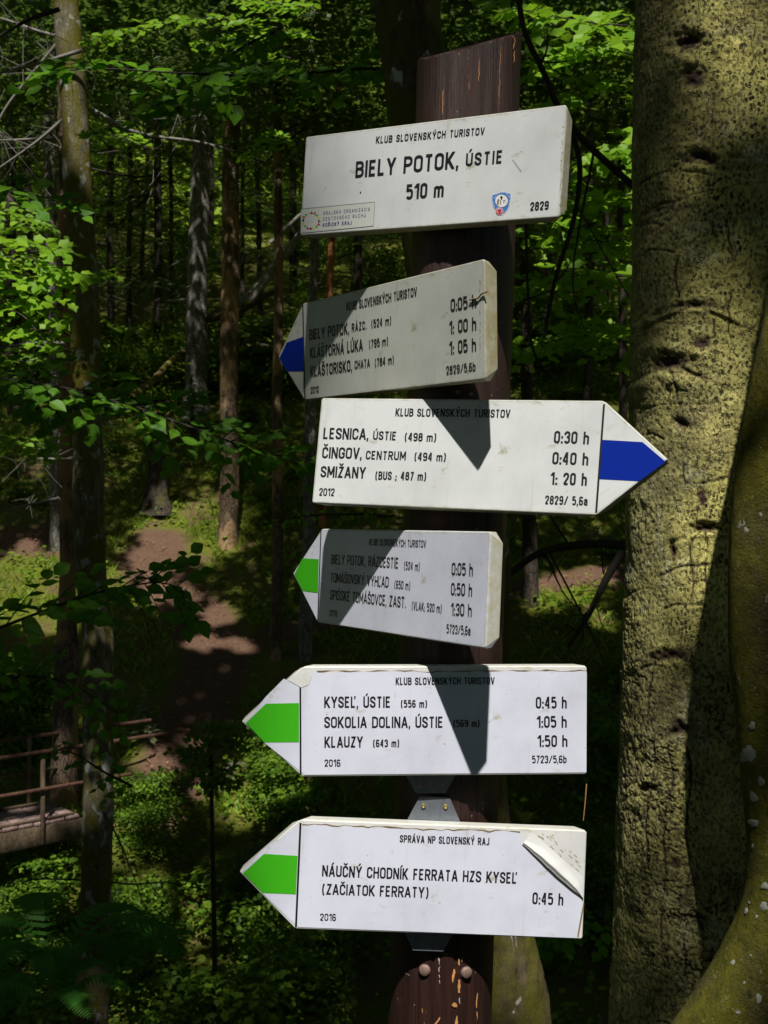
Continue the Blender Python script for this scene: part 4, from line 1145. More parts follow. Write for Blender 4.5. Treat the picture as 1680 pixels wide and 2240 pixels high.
def far_tree(label, name, ctl, mat, Y=None, seed=0, nb=0, group=None, blen=(.3, 1.3), flare=1.35, top=13, bmat=None, cat='tree', nseg=20):
    """ctl: (u, v, half width px) from the top of the frame down to the foot"""
    u, v, _ = ctl[-1]
    if Y is None:
        b = base_at(u, v); Y = b[1]
    else:
        X_ = (u - CX) / FPX * Y; b = np.array([X_, Y, float(terrain(X_, Y))])
    pts = [P(q[0], q[1], Y) for q in ctl]; rad = [q[2] / FPX * Y for q in ctl]
    if abs(pts[-1][2] - b[2]) > .05:
        if pts[-1][2] > b[2]: 
            pts.append(np.array([pts[-1][0] + .02, Y, b[2]])); rad.append(rad[-1] * 1.15)
    pts.append(pts[-1] + np.array([0, 0, -.5])); rad.append(rad[-1] * flare)
    tdir = (pts[0] - pts[1]); tdir /= np.linalg.norm(tdir)
    h = max(b[2] + top - pts[0][2], 1.0)
    pts.insert(0, pts[0] + tdir * h); rad.insert(0, rad[0] * .6)
    pts = np.array(pts); rad = np.array(rad)
    # densify by arc length
    s = np.concatenate([[0], np.cumsum(np.linalg.norm(np.diff(pts, axis=0), axis=1))])
    ss = np.linspace(0, s[-1], max(30, int(s[-1] / .16)))
    C = np.stack([np.interp(ss, s, pts[:, k]) for k in range(3)], -1); R = np.interp(ss, s, rad)
    C[:, 0] += .012 * np.sin(ss * 1.3 + seed); R[-6:] *= np.linspace(1, 1.25, 6)
    def dsp(th, s_, rr):
        q = np.stack([np.cos(th) * .15 + 0 * s_, np.sin(th) * .15 + 0 * s_, s_ + 0 * th], -1)
        return rr * .10 * fbm(q * 7 + seed * 3.1, 3, seed)
    V, F = tube(C, R, nseg, dsp)
    root = thing(name, label, cat, b, group=group)
    V = V - b
    tr = obj('trunk', mesh('trunk', V, F, True), mat, root)
    if nb:
        order = np.argsort(C[:, 2])
        cen = lambda z: np.array([np.interp(z, C[order, 2], C[order, k]) for k in range(2)] + [z]) - b
        z0 = max(b[2] + 1.2, CAMZ - 1000 / FPX * Y); z1 = CAMZ + 1150 / FPX * Y
        stub_branches(root, z1, z0, cen, .1, nb, seed + 50, blen, bmat)
    return root, C, R

TREES = []
def ft(*a, **k):
    r = far_tree(*a, **k); TREES.append(r); return r
ft('tall mottled trunk with moss and white lichen near the left edge', 'lichened_tree', [(146, 0, 28), (162, 239, 30), (166, 400, 30), (179, 600, 32), (191, 880, 31), (195, 1000, 32), (197, 1200, 34), (216, 1400, 33), (212, 1600, 33), (212, 1753, 33), (206, 2006, 34), (200, 2240, 37)], B_L, Y=9.2, seed=1, nb=10, blen=(.3, 1.1), bmat=M['twig'], nseg=40)
ft('pale peeled orange-brown trunk just left of the mottled tree', 'peeled_tree', [(142, 0, 12), (140, 500, 14), (145, 850, 15), (147, 1040, 16), (146, 1280, 18), (147, 1476, 27), (144, 1636, 28), (138, 1778, 34)], B_O, seed=2, nb=5)
ft('dark blue-grey trunk at the far left beside the mottled tree', 'spruce_tree', [(100, 0, 14), (106, 220, 14), (112, 520, 12), (120, 800, 11), (122, 1100, 12), (122, 1190, 14)], B_G, seed=3, nb=34, blen=(.6, 2.6))
ft('light grey trunk with bark cracks, foot hidden by slope, left of centre', 'spruce_tree', [(446, 0, 15), (444, 260, 19), (437, 400, 21), (432, 600, 22), (428, 850, 25), (427, 895, 30)], B_G, seed=4, nb=20, blen=(.3, 1.6))
ft('brown straight trunk with pinkish foot on the grassy slope', 'spruce_tree', [(512, 0, 17), (511, 190, 18), (505, 400, 19), (502, 700, 20), (502, 990, 20), (498, 1185, 22)], B_B, seed=5, nb=20, blen=(.3, 1.2))
ft('slim pale trunk dotted with knots, left of the boards', 'spruce_tree', [(606, 0, 9), (609, 400, 9), (608, 800, 11), (607, 1100, 12), (604, 1440, 13)], B_B, seed=6, nb=14, blen=(.08, .5))
ft('slim greyish trunk partly hidden behind the ends of the boards', 'spruce_tree', [(686, 0, 9), (687, 300, 10), (686, 600, 10), (680, 900, 12), (672, 1250, 14), (668, 1440, 15)], B_G, seed=7, nb=14, blen=(.08, .6))
ft('thin bare reddish trunk between the two upper boards', 'dead_tree', [(748, 0, 6), (738, 245, 7), (724, 590, 8), (712, 900, 8), (704, 1150, 9)], B_R, seed=8, nb=4, blen=(.1, .5))
GT = 'thin dark trunks in the depth of the wood'
DARK = ['thickest of the far dark trunks left of the pale grey trunk', 'thinnest far dark trunk just left of the pale grey trunk', 'far thin dark trunk right of the mottled trunk, second', 'hair-thin far trunk midway between mottled and grey trunks',
    'far dark trunk closest on the right of the mottled trunk', 'far thin trunk touching the right side of the brown straight trunk', 'far thin trunk between the brown straight trunk and the slim knotted one', 'far thin trunk between the slim pale trunk and the greyish one', 'far dark trunk at the left edge of the leaning mossy tree',
    'far dark trunk nearest the right side of the post', 'very thin far trunk beside the right edge of the post', 'thin dark trunk left of the blue-grey trunk at the far left', 'dark trunk nearest the left edge of the picture', 'far dark trunk right of the post behind the bright leaves', 'far dark trunk midway between post and big trunk',
    'thin far trunk a little left of the big flecked trunk', 'very thin far trunk right of the reddish bare trunk', 'very thin far trunk right of the pale grey trunk top', 'hair-thin far trunk in the gap right of the top board', 'dark trunk just touching the left side of the big flecked trunk']
for q, (u, v0, w, vb) in enumerate(((345, 0, 9, 800), (372, 0, 5, 700), (284, 0, 6, 720), (318, 0, 5, 640), (243, 0, 8, 760), (534, 0, 5, 780), (560, 0, 6, 690), (640, 0, 8, 640), (790, 0, 10, 700), (1150, 0, 9, 850), (1135, 0, 7, 700), (60, 0, 8, 700), (24, 0, 12, 900), (1205, 0, 8, 760), (1290, 0, 10, 900), (1330, 0, 7, 720), (770, 0, 6, 560), (460, 0, 6, 560), (1250, 0, 6, 560), (1360, 0, 9, 1010))):
    r_ = np.random.default_rng(q)
    ft(DARK[q], 'spruce_tree', [(u, v0, w * .75), (u + r_.normal() * 3, vb * .5, w * .9), (u + r_.normal() * 5, vb, w)], B_D, seed=20 + q, nb=5, blen=(.4, 1.8), group=GT, nseg=10)
ft('broad dark trunk behind the top of the signpost', 'spruce_tree', [(1032, 0, 36), (1030, 300, 38), (1030, 1350, 46)], B_D, seed=60, nb=3)
ft('dark trunk low on the right behind the lichened gap', 'spruce_tree', [(1150, 700, 12), (1155, 1000, 14), (1160, 1320, 18)], B_D, Y=None, seed=61, nb=4, blen=(.2, .9))

# trees beside and behind the camera, which throw the shade
for q, (x, y, r_) in enumerate(((-2.6, -2.5, .16), (2.9, -4.2, .2), (-5.5, 1.5, .18), (4.9, 1.0, .2), (-1.4, -8.0, .2), (5.6, -9.5, .22), (-7.5, -7.0, .2), (6.8, 6.0, .2), (-9.0, 8.5, .2))):
    b = np.array([x, y, float(terrain(x, y))])
    zz = np.linspace(-.4, 12, 30); C = np.stack([.05 * np.sin(zz * .5 + q), .04 * np.cos(zz * .4 + q), zz], -1)
    root = thing('broadleaf_tree', 'tree standing beside the path outside the view', 'tree', b, group='trees around the viewpoint')
    V, F = tube(C, np.interp(zz, [-.4, .5, 12], [r_ * 1.5, r_, r_ * .5]), 14)
    obj('trunk', mesh('trunk', V, F, True), B_D, root)

# fallen and leaning dead poles
def pole(label, pts, w, mat, seed, cat='fallen log', group=None):
    c = np.array([P(*q) for q in pts])
    C = bezier(c, 26); C[:, 2] += .03 * np.sin(np.linspace(0, 9, 26) + seed)
    b = C[0].copy()
    V, F = tube(C - b, np.linspace(w, w * .7, 26), 10, lambda th, s, rr: rr * .2 * vnoise(np.stack([np.cos(th) + 0 * s, np.sin(th) + 0 * s, s * 4 + 0 * th], -1), seed))
    o = obj('fallen_log', mesh('fallen_log', V, F, True), mat, loc=b, label=label, category=cat)
    if group: o['group'] = group
B_M = m_bark('mossy_log_bark', (.30, .20, .09), (.10, .07, .035), moss=(.20, .19, .03), moss_amt=.6, scale=.8)
pole('yellowish mossy log lying up the slope between two trunks', [(285, 875, 26.5), (340, 825, 28.2), (405, 765, 30.5)], .10, B_M, 1)
pole('long pale dead pole leaning across, reaching up behind the top board', [(520, 668, 27), (590, 590, 28), (670, 490, 29)], .08, M['dead'], 2)
pole('pale broken pole leaning lowest of three by the slim trunk', [(545, 655, 25), (590, 600, 25), (665, 500, 25)], .10, M['dead'], 3)
pole('thin grey pole crossing highest on the dark slope', [(590, 530, 31), (660, 470, 31), (740, 400, 31)], .06, M['dead'], 4)
pole('brown rotten log lying on the dark slope at left', [(440, 700, 30), (500, 690, 30), (600, 640, 30)], .09, B_D, 5)
# stump on the slope
b = base_at(345, 1110)
zz = np.linspace(-.2, 1.5, 24)
V, F = tube(np.stack([0 * zz, 0 * zz, zz], -1), np.interp(zz, [-.2, .2, 1.2, 1.5], [.4, .25, .19, .08]), 20, lambda th, s, rr: rr * .35 * vnoise(np.stack([np.cos(th) * 2 + 0 * s, np.sin(th) * 2 + 0 * s, s * 2 + 0 * th], -1), 5))
obj('tree_stump', mesh('tree_stump', V, F, True), B_D, loc=b, label='jagged dark stump on the shaded slope above the lit grass', category='stump')

# ================================================================== FOOTBRIDGE
DZ = -2.7
A0, A1 = P(0, 1653, 15.6), P(357, 1601, 17.3)
bd = np.array([A1[0] - A0[0], A1[1] - A0[1], 0]); bL = np.linalg.norm(bd); bd /= bL; bn = np.array([-bd[1], bd[0], 0])
BO = np.array([A0[0], A0[1], DZ]) - bd * 3.2
BM = Matrix(((bd[0], bn[0], 0, BO[0]), (bd[1], bn[1], 0, BO[1]), (0, 0, 1, BO[2]), (0, 0, 0, 1)))
W_D = .92
M['plank'] = m_bark('worn_plank', (.34, .235, .215), (.19, .125, .11), scale=.8, fur=.3)
M['rail'] = m_bark('rail_wood', (.15, .075, .05), (.06, .03, .02), scale=.8, fur=.3)
M['postw'] = m_bark('post_wood', (.16, .115, .075), (.07, .05, .03), scale=.8, fur=.3)
br = thing('footbridge', 'narrow wooden plank footbridge with reddish handrails at the lower left', 'footbridge', M=BM)
def bbox(name, x0, x1, y0, y1, z0, z1, mat, par=br, me=None):
    V, F = box_vf(x0, x1, y0, y1, z0, z1)
    o = obj(name, mesh(name, V, F), mat, par)
    md = o.modifiers.new('edge', 'BEVEL'); md.width = .008; md.segments = 1
    return o
Ltot = 3.2 + bL + .3
x = 0; r_ = np.random.default_rng(4)
while x < 4.25:
    w = r_.uniform(.215, .24); dz = r_.normal() * .004
    bbox('plank', x, x + w - .022, -.02 + r_.normal() * .01, W_D + .02 + r_.normal() * .01, -.05 + dz, dz, M['plank']); x += w
for y in (0.0, W_D):
    bbox('beam', -.2, 4.4, y - .07 if y else -.03, y + .03 if y else .07, -.33, -.056, M['postw'])
    bbox('edge_strip', 0, 4.3, y - .045 if y else -.0, y if y else .045, .008, .045, M['postw'])
px_ = [q * 1.42 + .95 for q in range(5)]
for y in (-.075, W_D + .035):
    for q in px_: 
        if q < 4.7: bbox('railing_post', q - .03 + (.28 if y > 0 else 0), q + .03 + (.28 if y > 0 else 0), y, y + .04 if y > 0 else y + .045, -.30, .99, M['postw'])
    yy = y - .045 if y < 0 else y + .042
    bbox('top_rail', -.1, Ltot + .1, yy, yy + .042, .965, 1.015, M['rail'])
    bbox('middle_rail', -.1, Ltot - (.9 if y < 0 else .9), yy, yy + .042, .45, .495, M['rail'] if y < 0 else M['postw'])
# rocks of the abutment and the stream bank
def rock(u, v, r_, label, seed, col_=(.20, .18, .155)):
    b = base_at(u, v); rr = np.random.default_rng(seed)
    th, ph = np.meshgrid(np.linspace(0, 2 * np.pi, 15)[:-1], np.linspace(.05, np.pi - .05, 9))
    D_ = np.stack([np.sin(ph) * np.cos(th), np.sin(ph) * np.sin(th) * .8, np.cos(ph) * .6], -1).reshape(-1, 3)
    D_ = D_ * (1 + .3 * vnoise(D_ * 2 + seed * 7, seed))[:, None] * r_
    F = [(a * 14 + c, a * 14 + (c + 1) % 14, (a + 1) * 14 + (c + 1) % 14, (a + 1) * 14 + c) for a in range(8) for c in range(14)] + [tuple(range(13, -1, -1)), tuple(8 * 14 + q for q in range(14))]
    obj('rock', mesh('rock', D_, [tuple(reversed(f)) for f in F]), M.setdefault('rock', m_bark('grey_rock', col_, (.09, .08, .065), moss_amt=.5, scale=.7)), loc=b + [0, 0, r_ * .15], label=label, category='rock')
rock(520, 1700, .28, 'grey rock on the bank right of the small sapling', 1); rock(470, 1735, .16, 'small rock below the sapling top', 2); rock(560, 1660, .14, 'small pale stone at the foot of the dark path', 3)
rock(300, 1730, .3, 'flat rock at the bridge end behind the mottled tree', 4)

# ================================================================== FOLIAGE
def leafy_branch(label, ctl, Y, wpx, leaf_px, n_tw, tpl, mat, seed, tilt=0.25, group=None, rad=.006, hide=0.0, droop=.12, cap=300, mesh_cache={}):
    """a branch with flat side sprays; every leaf a part of its own up to cap"""
    r = np.random.default_rng(seed)
    c = np.array([P(q[0], q[1], q[2] if len(q) > 2 else Y) for q in ctl])
    C = bezier(c, 40); b = C[0].copy(); C = C - b
    L = np.linalg.norm(np.diff(C, axis=0), axis=1).sum()
    root = thing('leafy_branch', label, 'branch', b, group=group)
    parts = [tube(C, np.linspace(rad, rad * .25, 40), 6)]
    pos, dirs, ups = [], [], []
    wid = wpx / FPX * Y; ls = leaf_px / FPX * Y
    for q in range(n_tw):
        s = (q + r.random()) / n_tw; s = hide + (1 - hide) * s
        k = min(int(s * 39), 38); p0 = C[k]; t_ = C[k + 1] - C[k]; t_ /= np.linalg.norm(t_)
        side = np.cross(t_, [0, 0, 1.]); side /= np.linalg.norm(side) + 1e-9
        sg = 1 if q % 2 else -1
        ln = wid * (1 - .55 * s) * r.uniform(.55, 1.1)
        d = t_ * r.uniform(.4, .9) + side * sg + np.array([0, 0, r.normal() * .2 + tilt * .6 * r.uniform(-1, 1)]); d[2] += .45 * d[1]
        d /= np.linalg.norm(d)
        tw = bezier([p0, p0 + d * ln * .5 + r.normal(size=3) * .02 * ln, p0 + d * ln + np.array([0, 0, -droop * ln])], 8)
        parts.append(tube(tw, np.linspace(rad * .35, rad * .12, 8), 4))
        nl = max(3, int(ln / (ls * .55)))
        for m in range(nl):
            f = (m + .6) / nl; pp = np.array([np.interp(f * 7, np.arange(8), tw[:, a]) for a in range(3)])
            s2 = 1 if m % 2 else -1
            sd = np.cross(d, [0, 0, 1.]); 
            dd = d * (.6 if m < nl - 1 else 2) + sd * s2 * r.uniform(.6, 1.0) + np.array([0, 0, -.15 + r.normal() * .2])
            pos.append(pp); dirs.append(dd); u_ = np.array([0, -.65, 1.]) + r.normal(size=3) * .38; ups.append(u_ / np.linalg.norm(u_))
    V, F = join(parts); obj('stem', mesh('stem', V, F, True), M['twig'], root)
    pos = np.array(pos); fr = frames(np.array(dirs), np.array(ups)); sz = ls * r.uniform(.65, 1.2, len(pos))
    key = (id(tpl[0]), mat.name)
    if key not in mesh_cache:
        TV, TF = clean(tpl)
        mesh_cache[key] = []
        for vv in range(3):
            W = TV.copy(); W[:, 2] += .06 * np.sin(W[:, 1] * 3 + vv) * (vv - 1) + .10 * abs(W[:, 0]) * (vv - .5); W[:, 0] *= (1, .86, 1.1)[vv]
            me = mesh('leaf', W, TF, attr={'rnd': [0.] * len(W)}); me.materials.append(mat); mesh_cache[key].append(me)
    vis = np.arange(len(pos))
    for q in vis[:cap]:
        m4 = Matrix.Identity(4)
        for a in range(3):
            for b2 in range(3): m4[a][b2] = fr[q][a][b2] * sz[q]
            m4[a][3] = pos[q][a]
        obj('leaf', mesh_cache[key][q % 3], None, root, M=m4)
    if len(pos) > cap:
        o = obj('leaf_mass', scatter_mesh('leaf_mass', pos[cap:], fr[cap:], sz[cap:], tpl), mat, root, kind='stuff')
    return root

LB = leafy_branch
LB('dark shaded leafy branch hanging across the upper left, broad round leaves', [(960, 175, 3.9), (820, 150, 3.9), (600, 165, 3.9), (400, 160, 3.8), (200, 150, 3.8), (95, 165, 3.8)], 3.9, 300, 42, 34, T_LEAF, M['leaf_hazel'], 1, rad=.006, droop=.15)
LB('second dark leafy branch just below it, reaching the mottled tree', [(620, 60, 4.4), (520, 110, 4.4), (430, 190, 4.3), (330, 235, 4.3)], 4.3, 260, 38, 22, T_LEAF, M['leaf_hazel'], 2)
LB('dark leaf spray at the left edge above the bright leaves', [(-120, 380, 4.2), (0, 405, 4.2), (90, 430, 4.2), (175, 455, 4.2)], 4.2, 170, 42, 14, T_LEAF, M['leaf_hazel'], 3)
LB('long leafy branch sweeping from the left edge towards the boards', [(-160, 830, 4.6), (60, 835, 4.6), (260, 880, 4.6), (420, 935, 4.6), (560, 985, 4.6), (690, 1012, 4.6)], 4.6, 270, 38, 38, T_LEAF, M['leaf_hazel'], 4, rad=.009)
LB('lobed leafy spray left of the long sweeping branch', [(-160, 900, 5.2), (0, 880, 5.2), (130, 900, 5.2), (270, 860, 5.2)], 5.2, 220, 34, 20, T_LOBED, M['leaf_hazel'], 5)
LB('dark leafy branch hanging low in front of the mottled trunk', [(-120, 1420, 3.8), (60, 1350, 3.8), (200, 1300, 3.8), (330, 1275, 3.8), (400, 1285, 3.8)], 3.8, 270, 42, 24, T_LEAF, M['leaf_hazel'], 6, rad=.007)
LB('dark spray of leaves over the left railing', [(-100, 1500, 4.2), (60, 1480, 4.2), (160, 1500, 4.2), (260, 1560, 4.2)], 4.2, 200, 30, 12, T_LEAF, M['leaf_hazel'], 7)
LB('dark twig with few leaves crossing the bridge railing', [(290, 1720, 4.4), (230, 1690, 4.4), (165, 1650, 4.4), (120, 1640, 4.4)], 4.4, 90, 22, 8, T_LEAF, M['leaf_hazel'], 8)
for q, (c_, w_) in enumerate((([(-120, 500), (0, 520), (140, 545)], 150), ([(-120, 590), (20, 600), (150, 640)], 150), ([(-100, 670), (30, 660), (140, 700)], 120), ([(60, 560), (150, 600), (250, 600)], 80), ([(-100, 740), (30, 720), (130, 750)], 110))):
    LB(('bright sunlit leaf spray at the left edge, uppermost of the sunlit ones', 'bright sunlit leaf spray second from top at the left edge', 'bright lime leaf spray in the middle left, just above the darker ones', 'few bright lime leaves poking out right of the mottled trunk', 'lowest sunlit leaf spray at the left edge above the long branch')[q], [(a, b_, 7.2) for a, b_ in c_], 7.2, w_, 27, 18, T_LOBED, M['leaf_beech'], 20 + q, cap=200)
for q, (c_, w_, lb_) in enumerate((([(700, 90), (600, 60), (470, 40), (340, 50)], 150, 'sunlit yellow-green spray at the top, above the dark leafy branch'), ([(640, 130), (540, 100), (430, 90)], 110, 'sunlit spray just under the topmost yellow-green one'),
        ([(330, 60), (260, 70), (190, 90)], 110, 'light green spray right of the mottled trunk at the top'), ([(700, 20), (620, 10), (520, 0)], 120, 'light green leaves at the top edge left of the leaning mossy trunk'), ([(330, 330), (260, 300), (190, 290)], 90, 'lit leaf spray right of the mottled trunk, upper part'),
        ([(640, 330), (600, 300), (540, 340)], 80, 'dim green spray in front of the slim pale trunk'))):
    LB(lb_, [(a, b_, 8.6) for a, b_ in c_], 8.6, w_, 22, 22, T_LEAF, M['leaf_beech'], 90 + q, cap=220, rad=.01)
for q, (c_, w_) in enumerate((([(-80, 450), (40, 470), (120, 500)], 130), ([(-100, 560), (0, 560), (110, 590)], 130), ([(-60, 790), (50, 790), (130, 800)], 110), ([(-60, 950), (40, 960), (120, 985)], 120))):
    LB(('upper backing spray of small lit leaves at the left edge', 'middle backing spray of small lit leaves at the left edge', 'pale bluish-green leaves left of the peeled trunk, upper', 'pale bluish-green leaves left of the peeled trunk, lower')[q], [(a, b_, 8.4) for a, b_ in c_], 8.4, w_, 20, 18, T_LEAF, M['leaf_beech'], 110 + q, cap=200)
LB('pale small-leaved spray just left of the green arrow boards', [(860, 1130, 3.6), (760, 1125, 3.6), (660, 1130, 3.6), (570, 1150, 3.6)], 3.6, 60, 13, 16, T_LEAF, M['leaf_beech'], 30, rad=.004)
# right hand side: maples between post and big trunk
RB = (([(1420, 60), (1300, 50), (1180, 30), (1080, 10)], 230, 'bright leaves hanging at the top between post and big trunk'), ([(1430, 130), (1330, 110), (1250, 120), (1190, 140)], 200, 'bright leaves right of the post top, second layer'),
      ([(1430, 230), (1340, 190), (1260, 210), (1190, 240)], 180, 'bright leaf spray beside the upper corner of the top board'), ([(1420, 300), (1350, 330), (1290, 350)], 120, 'darker leaf spray right of the top board'),
      ([(1430, 420), (1350, 430), (1280, 440), (1230, 480)], 170, 'lime leaf spray against the big trunk, level with the badge'), ([(1440, 520), (1350, 530), (1250, 520), (1150, 520)], 210, 'leaf spray level with the gap under the top board'),
      ([(1430, 620), (1330, 600), (1230, 610), (1130, 640)], 210, 'leaf spray right of the twisted grey board'), ([(1430, 740), (1330, 730), (1240, 740), (1130, 760)], 170, 'shaded leaf spray right of the grey board, lower'))
for q, (c_, w_, lb_) in enumerate(RB):
    LB(lb_, [(a, b_, 5.6 + .25 * (q % 3)) for a, b_ in c_], 5.7, w_, 31, 20, T_LOBED, M['leaf_beech'], 40 + q, cap=170, tilt=.4)
LB('dim leaf spray low in the dark behind the lowest board, right', [(1330, 2020, 5), (1250, 2010, 5), (1180, 2050, 5)], 5, 150, 24, 12, T_LOBED, M['leaf_hazel'], 60)
# bare dark limbs on the right
def limb(label, pts, w0, w1, seed, twigs=6, mat=None):
    c = bezier([P(*q) for q in pts], 40); b = c[0].copy(); r = np.random.default_rng(seed)
    parts = [tube(c - b, np.linspace(w0, w1, 40), 8)]
    for q in range(twigs):
        k = r.integers(6, 38); d = r.normal(size=3); d[1] *= .5; d[2] -= .4; L = r.uniform(.12, .5)
        parts.append(tube(bezier([c[k] - b, c[k] - b + d * L * .5, c[k] - b + d * L * .8 + r.normal(size=3) * .08], 8), np.linspace(min(w1 * .45, .006), .0015, 8), 4))
    V, F = join(parts); obj('bare_branch', mesh('bare_branch', V, F, True), mat or M['twig'], loc=b, label=label, category='branch')
limb('thick dark limb arching from the big trunk above the lit ground', [(1420, 1200, 5.2), (1330, 1190, 5.2), (1240, 1195, 5.2), (1170, 1215, 5.2), (1100, 1265, 5.2), (1040, 1290, 5.2)], .022, .012, 1, 5)
limb('dark crooked stem curving down beside the post top', [(1130, -60, 4.6), (1145, 60, 4.6), (1190, 160, 4.6), (1225, 240, 4.6), (1290, 320, 4.6), (1400, 420, 4.6)], .011, .015, 2, 3)
limb('thin dark stem hanging right of the two upper boards', [(1240, 250, 5), (1268, 360, 5), (1255, 480, 5), (1215, 610, 5), (1190, 740, 5)], .014, .008, 3, 6)
limb('very thin dark twig rising right of the post', [(1150, 480, 4), (1155, 640, 4), (1165, 760, 4), (1205, 830, 4)], .005, .004, 4, 3)
limb('dark dead branch leaning down to the right of the green board', [(1380, 1180, 7), (1330, 1260, 7), (1290, 1340, 7), (1240, 1420, 7)], .03, .012, 5, 8)
limb('thin pale stick hanging in the dark right of the lower boards', [(1283, 1715, 3.2), (1280, 1755, 3.2), (1276, 1795, 3.2)], .0014, .0008, 6, 0, M['bare_wood'])
# grey dead branches upper left
for q, (pts, lb_) in enumerate((([(170, 90, 10), (90, 70, 10), (0, 40, 10), (-60, 30, 10)], 'pale dead branch at the top left corner'), ([(180, 110, 9), (80, 140, 9), (-40, 170, 9)], 'grey bare branch under the top left corner'), ([(130, 20, 8), (60, 45, 8), (-20, 90, 8)], 'dark bare branch crossing the top left corner'),
        ([(140, 300, 11), (60, 305, 11), (-40, 308, 11)], 'straight pale bare branch left of the mottled trunk'), ([(150, 250, 10), (80, 310, 10), (-20, 380, 10)], 'drooping grey bare branch left of the mottled trunk'), ([(140, 750, 11), (60, 752, 11), (-30, 765, 11)], 'pale dead branch above the sweeping leafy branch'),
        ([(200, 240, 9), (300, 290, 9), (430, 310, 9), (510, 330, 9)], 'long thin bare branch running right from the mottled trunk'), ([(130, 1090, 12), (60, 1105, 12), (0, 1120, 12)], 'pale curved twig left of the peeled trunk'), ([(135, 1005, 12), (60, 1003, 12)], 'short pale twig left of the peeled trunk'),
        ([(170, 40, 10), (80, 150, 10), (10, 240, 10), (-30, 330, 10)], 'long drooping grey bough at the far left'))):
    limb(lb_, pts, .018, .007, 70 + q, 12, M['dead'] if q != 2 else M['twig'])

# ---- generic plants, built once and copied
def blob(n, rx, ry, rz, r, shell=.55):
    d = r.normal(size=(n, 3)); d /= np.linalg.norm(d, axis=1)[:, None]
    return d * (shell + (1 - shell) * r.random((n, 1))) * [rx, ry, rz]
def bush_mesh(seed, n=900, leaf=.05, tpl=T_LEAF, h=.8):
    r = np.random.default_rng(seed)
    pos, dirs = [], []
    for c in range(12):                 # flat layered sprays around a few stems
        a = r.uniform(0, 6.28); rr = r.uniform(0, .45); z = r.uniform(.15, 1) * h
        cc = np.array([math.cos(a) * rr, math.sin(a) * rr, z]); k = n // 12
        p = r.normal(size=(k, 3)) * [.17, .17, .035]; p[:, 2] -= .35 * (p[:, 0] ** 2 + p[:, 1] ** 2)
        pos.append(cc + p); d = p.copy(); d[:, 2] = -.03; d += r.normal(size=(k, 3)) * .08; dirs.append(d)
    pos = np.vstack(pos); dirs = np.vstack(dirs)
    fr = frames(dirs, rand_up(len(pos), .38, r))
    return scatter_mesh('foliage', pos, fr, leaf * r.uniform(.6, 1.3, len(pos)), tpl, r.random(len(pos)))
def stems_mesh(seed, h=.8, n=5, w=.006):
    r = np.random.default_rng(seed); parts = []
    for _ in range(n):
        e = np.array([r.normal() * .25, r.normal() * .25, h * r.uniform(.7, 1.1)])
        parts.append(tube(bezier([(0, 0, -.1), e * [.3, .3, .5], e], 8), np.linspace(w, w * .4, 8), 5))
    V, F = join(parts); return mesh('stem', V, F)
BUSH = []
for q in range(4):
    m1 = bush_mesh(200 + q, (700, 1300, 520, 1600)[q], (.075, .05, .10, .034)[q], (T_LEAF, T_LOBED, T_LOBED, T_LEAF)[q]); m1.materials.append(M['leaf_bush'])
    m2 = stems_mesh(210 + q); m2.materials.append(M['twig']); BUSH.append((m1, m2))
def where(x, y, z):
    u, v = CX + x / y * FPX, CY - (z - CAMZ) / y * FPX
    h = 'at the left edge' if u < 110 else 'around the mottled trunk' if u < 260 else 'left of the pale grey trunk' if u < 400 else 'between grey and slim trunks' if u < 580 else 'close left of the boards' if u < 850 else 'behind the post' if u < 1110 else 'between post and big trunk' if u < 1400 else 'behind the big trunk'
    return h + (', high up' if v < 600 else ', upper middle' if v < 800 else '' if v < 1300 else ', low' if v < 1850 else ', near the bottom')
def bush(x, y, s, q, label, group, name='shrub', dz=0.0, rot=None):
    z = float(terrain(x, y)) + dz
    label = label + ' ' + where(x, y, z)
    m4 = Matrix.Translation((x, y, z)) @ Matrix.Rotation(rot if rot is not None else random.uniform(0, 6.28), 4, 'Z') @ Matrix.Diagonal((s, s, s * random.uniform(.8, 1.2), 1))
    root = thing(name, label, 'shrub', M=m4, group=group)
    obj('foliage', BUSH[q % 4][0], None, root); obj('stem', BUSH[q % 4][1], None, root)
    return root
r_ = np.random.default_rng(77)
# ravine shrubs low in the picture
n_b = 0
for (u0, u1, v0, v1, n, s0, s1, lab, grp) in ((240, 700, 1690, 1800, 16, .6, 1.1, 'leafy shrub on the ravine bank', 'shrubs on the ravine bank'),
        (-60, 760, 1820, 2230, 34, .5, 1.2, 'shrub in the dim ravine', 'shrubs in the ravine bottom left'),
        (1100, 1400, 1500, 2230, 16, .7, 1.2, 'shrub in deep shade', 'shrubs in deep shade right of the post'),
        (-60, 120, 1500, 1700, 9, .7, 1.1, 'leafy shrub behind the footbridge railing', 'shrubs behind the footbridge'),
        (-60, 680, 900, 1150, 20, .5, 1.0, 'low shrub on the slope', 'shrubs on the wooded slope'),
        (1100, 1400, 1000, 1230, 10, .5, 1.0, 'low shrub on the slope', 'shrubs on the slope right of the post')):
    for q in range(n):
        u, v = r_.uniform(u0, u1), r_.uniform(v0, v1); b = base_at(u, v)
        if trail_mask(b[0], b[1]) > .3: continue
        bush(b[0], b[1], r_.uniform(s0, s1), n_b, lab, grp); n_b += 1
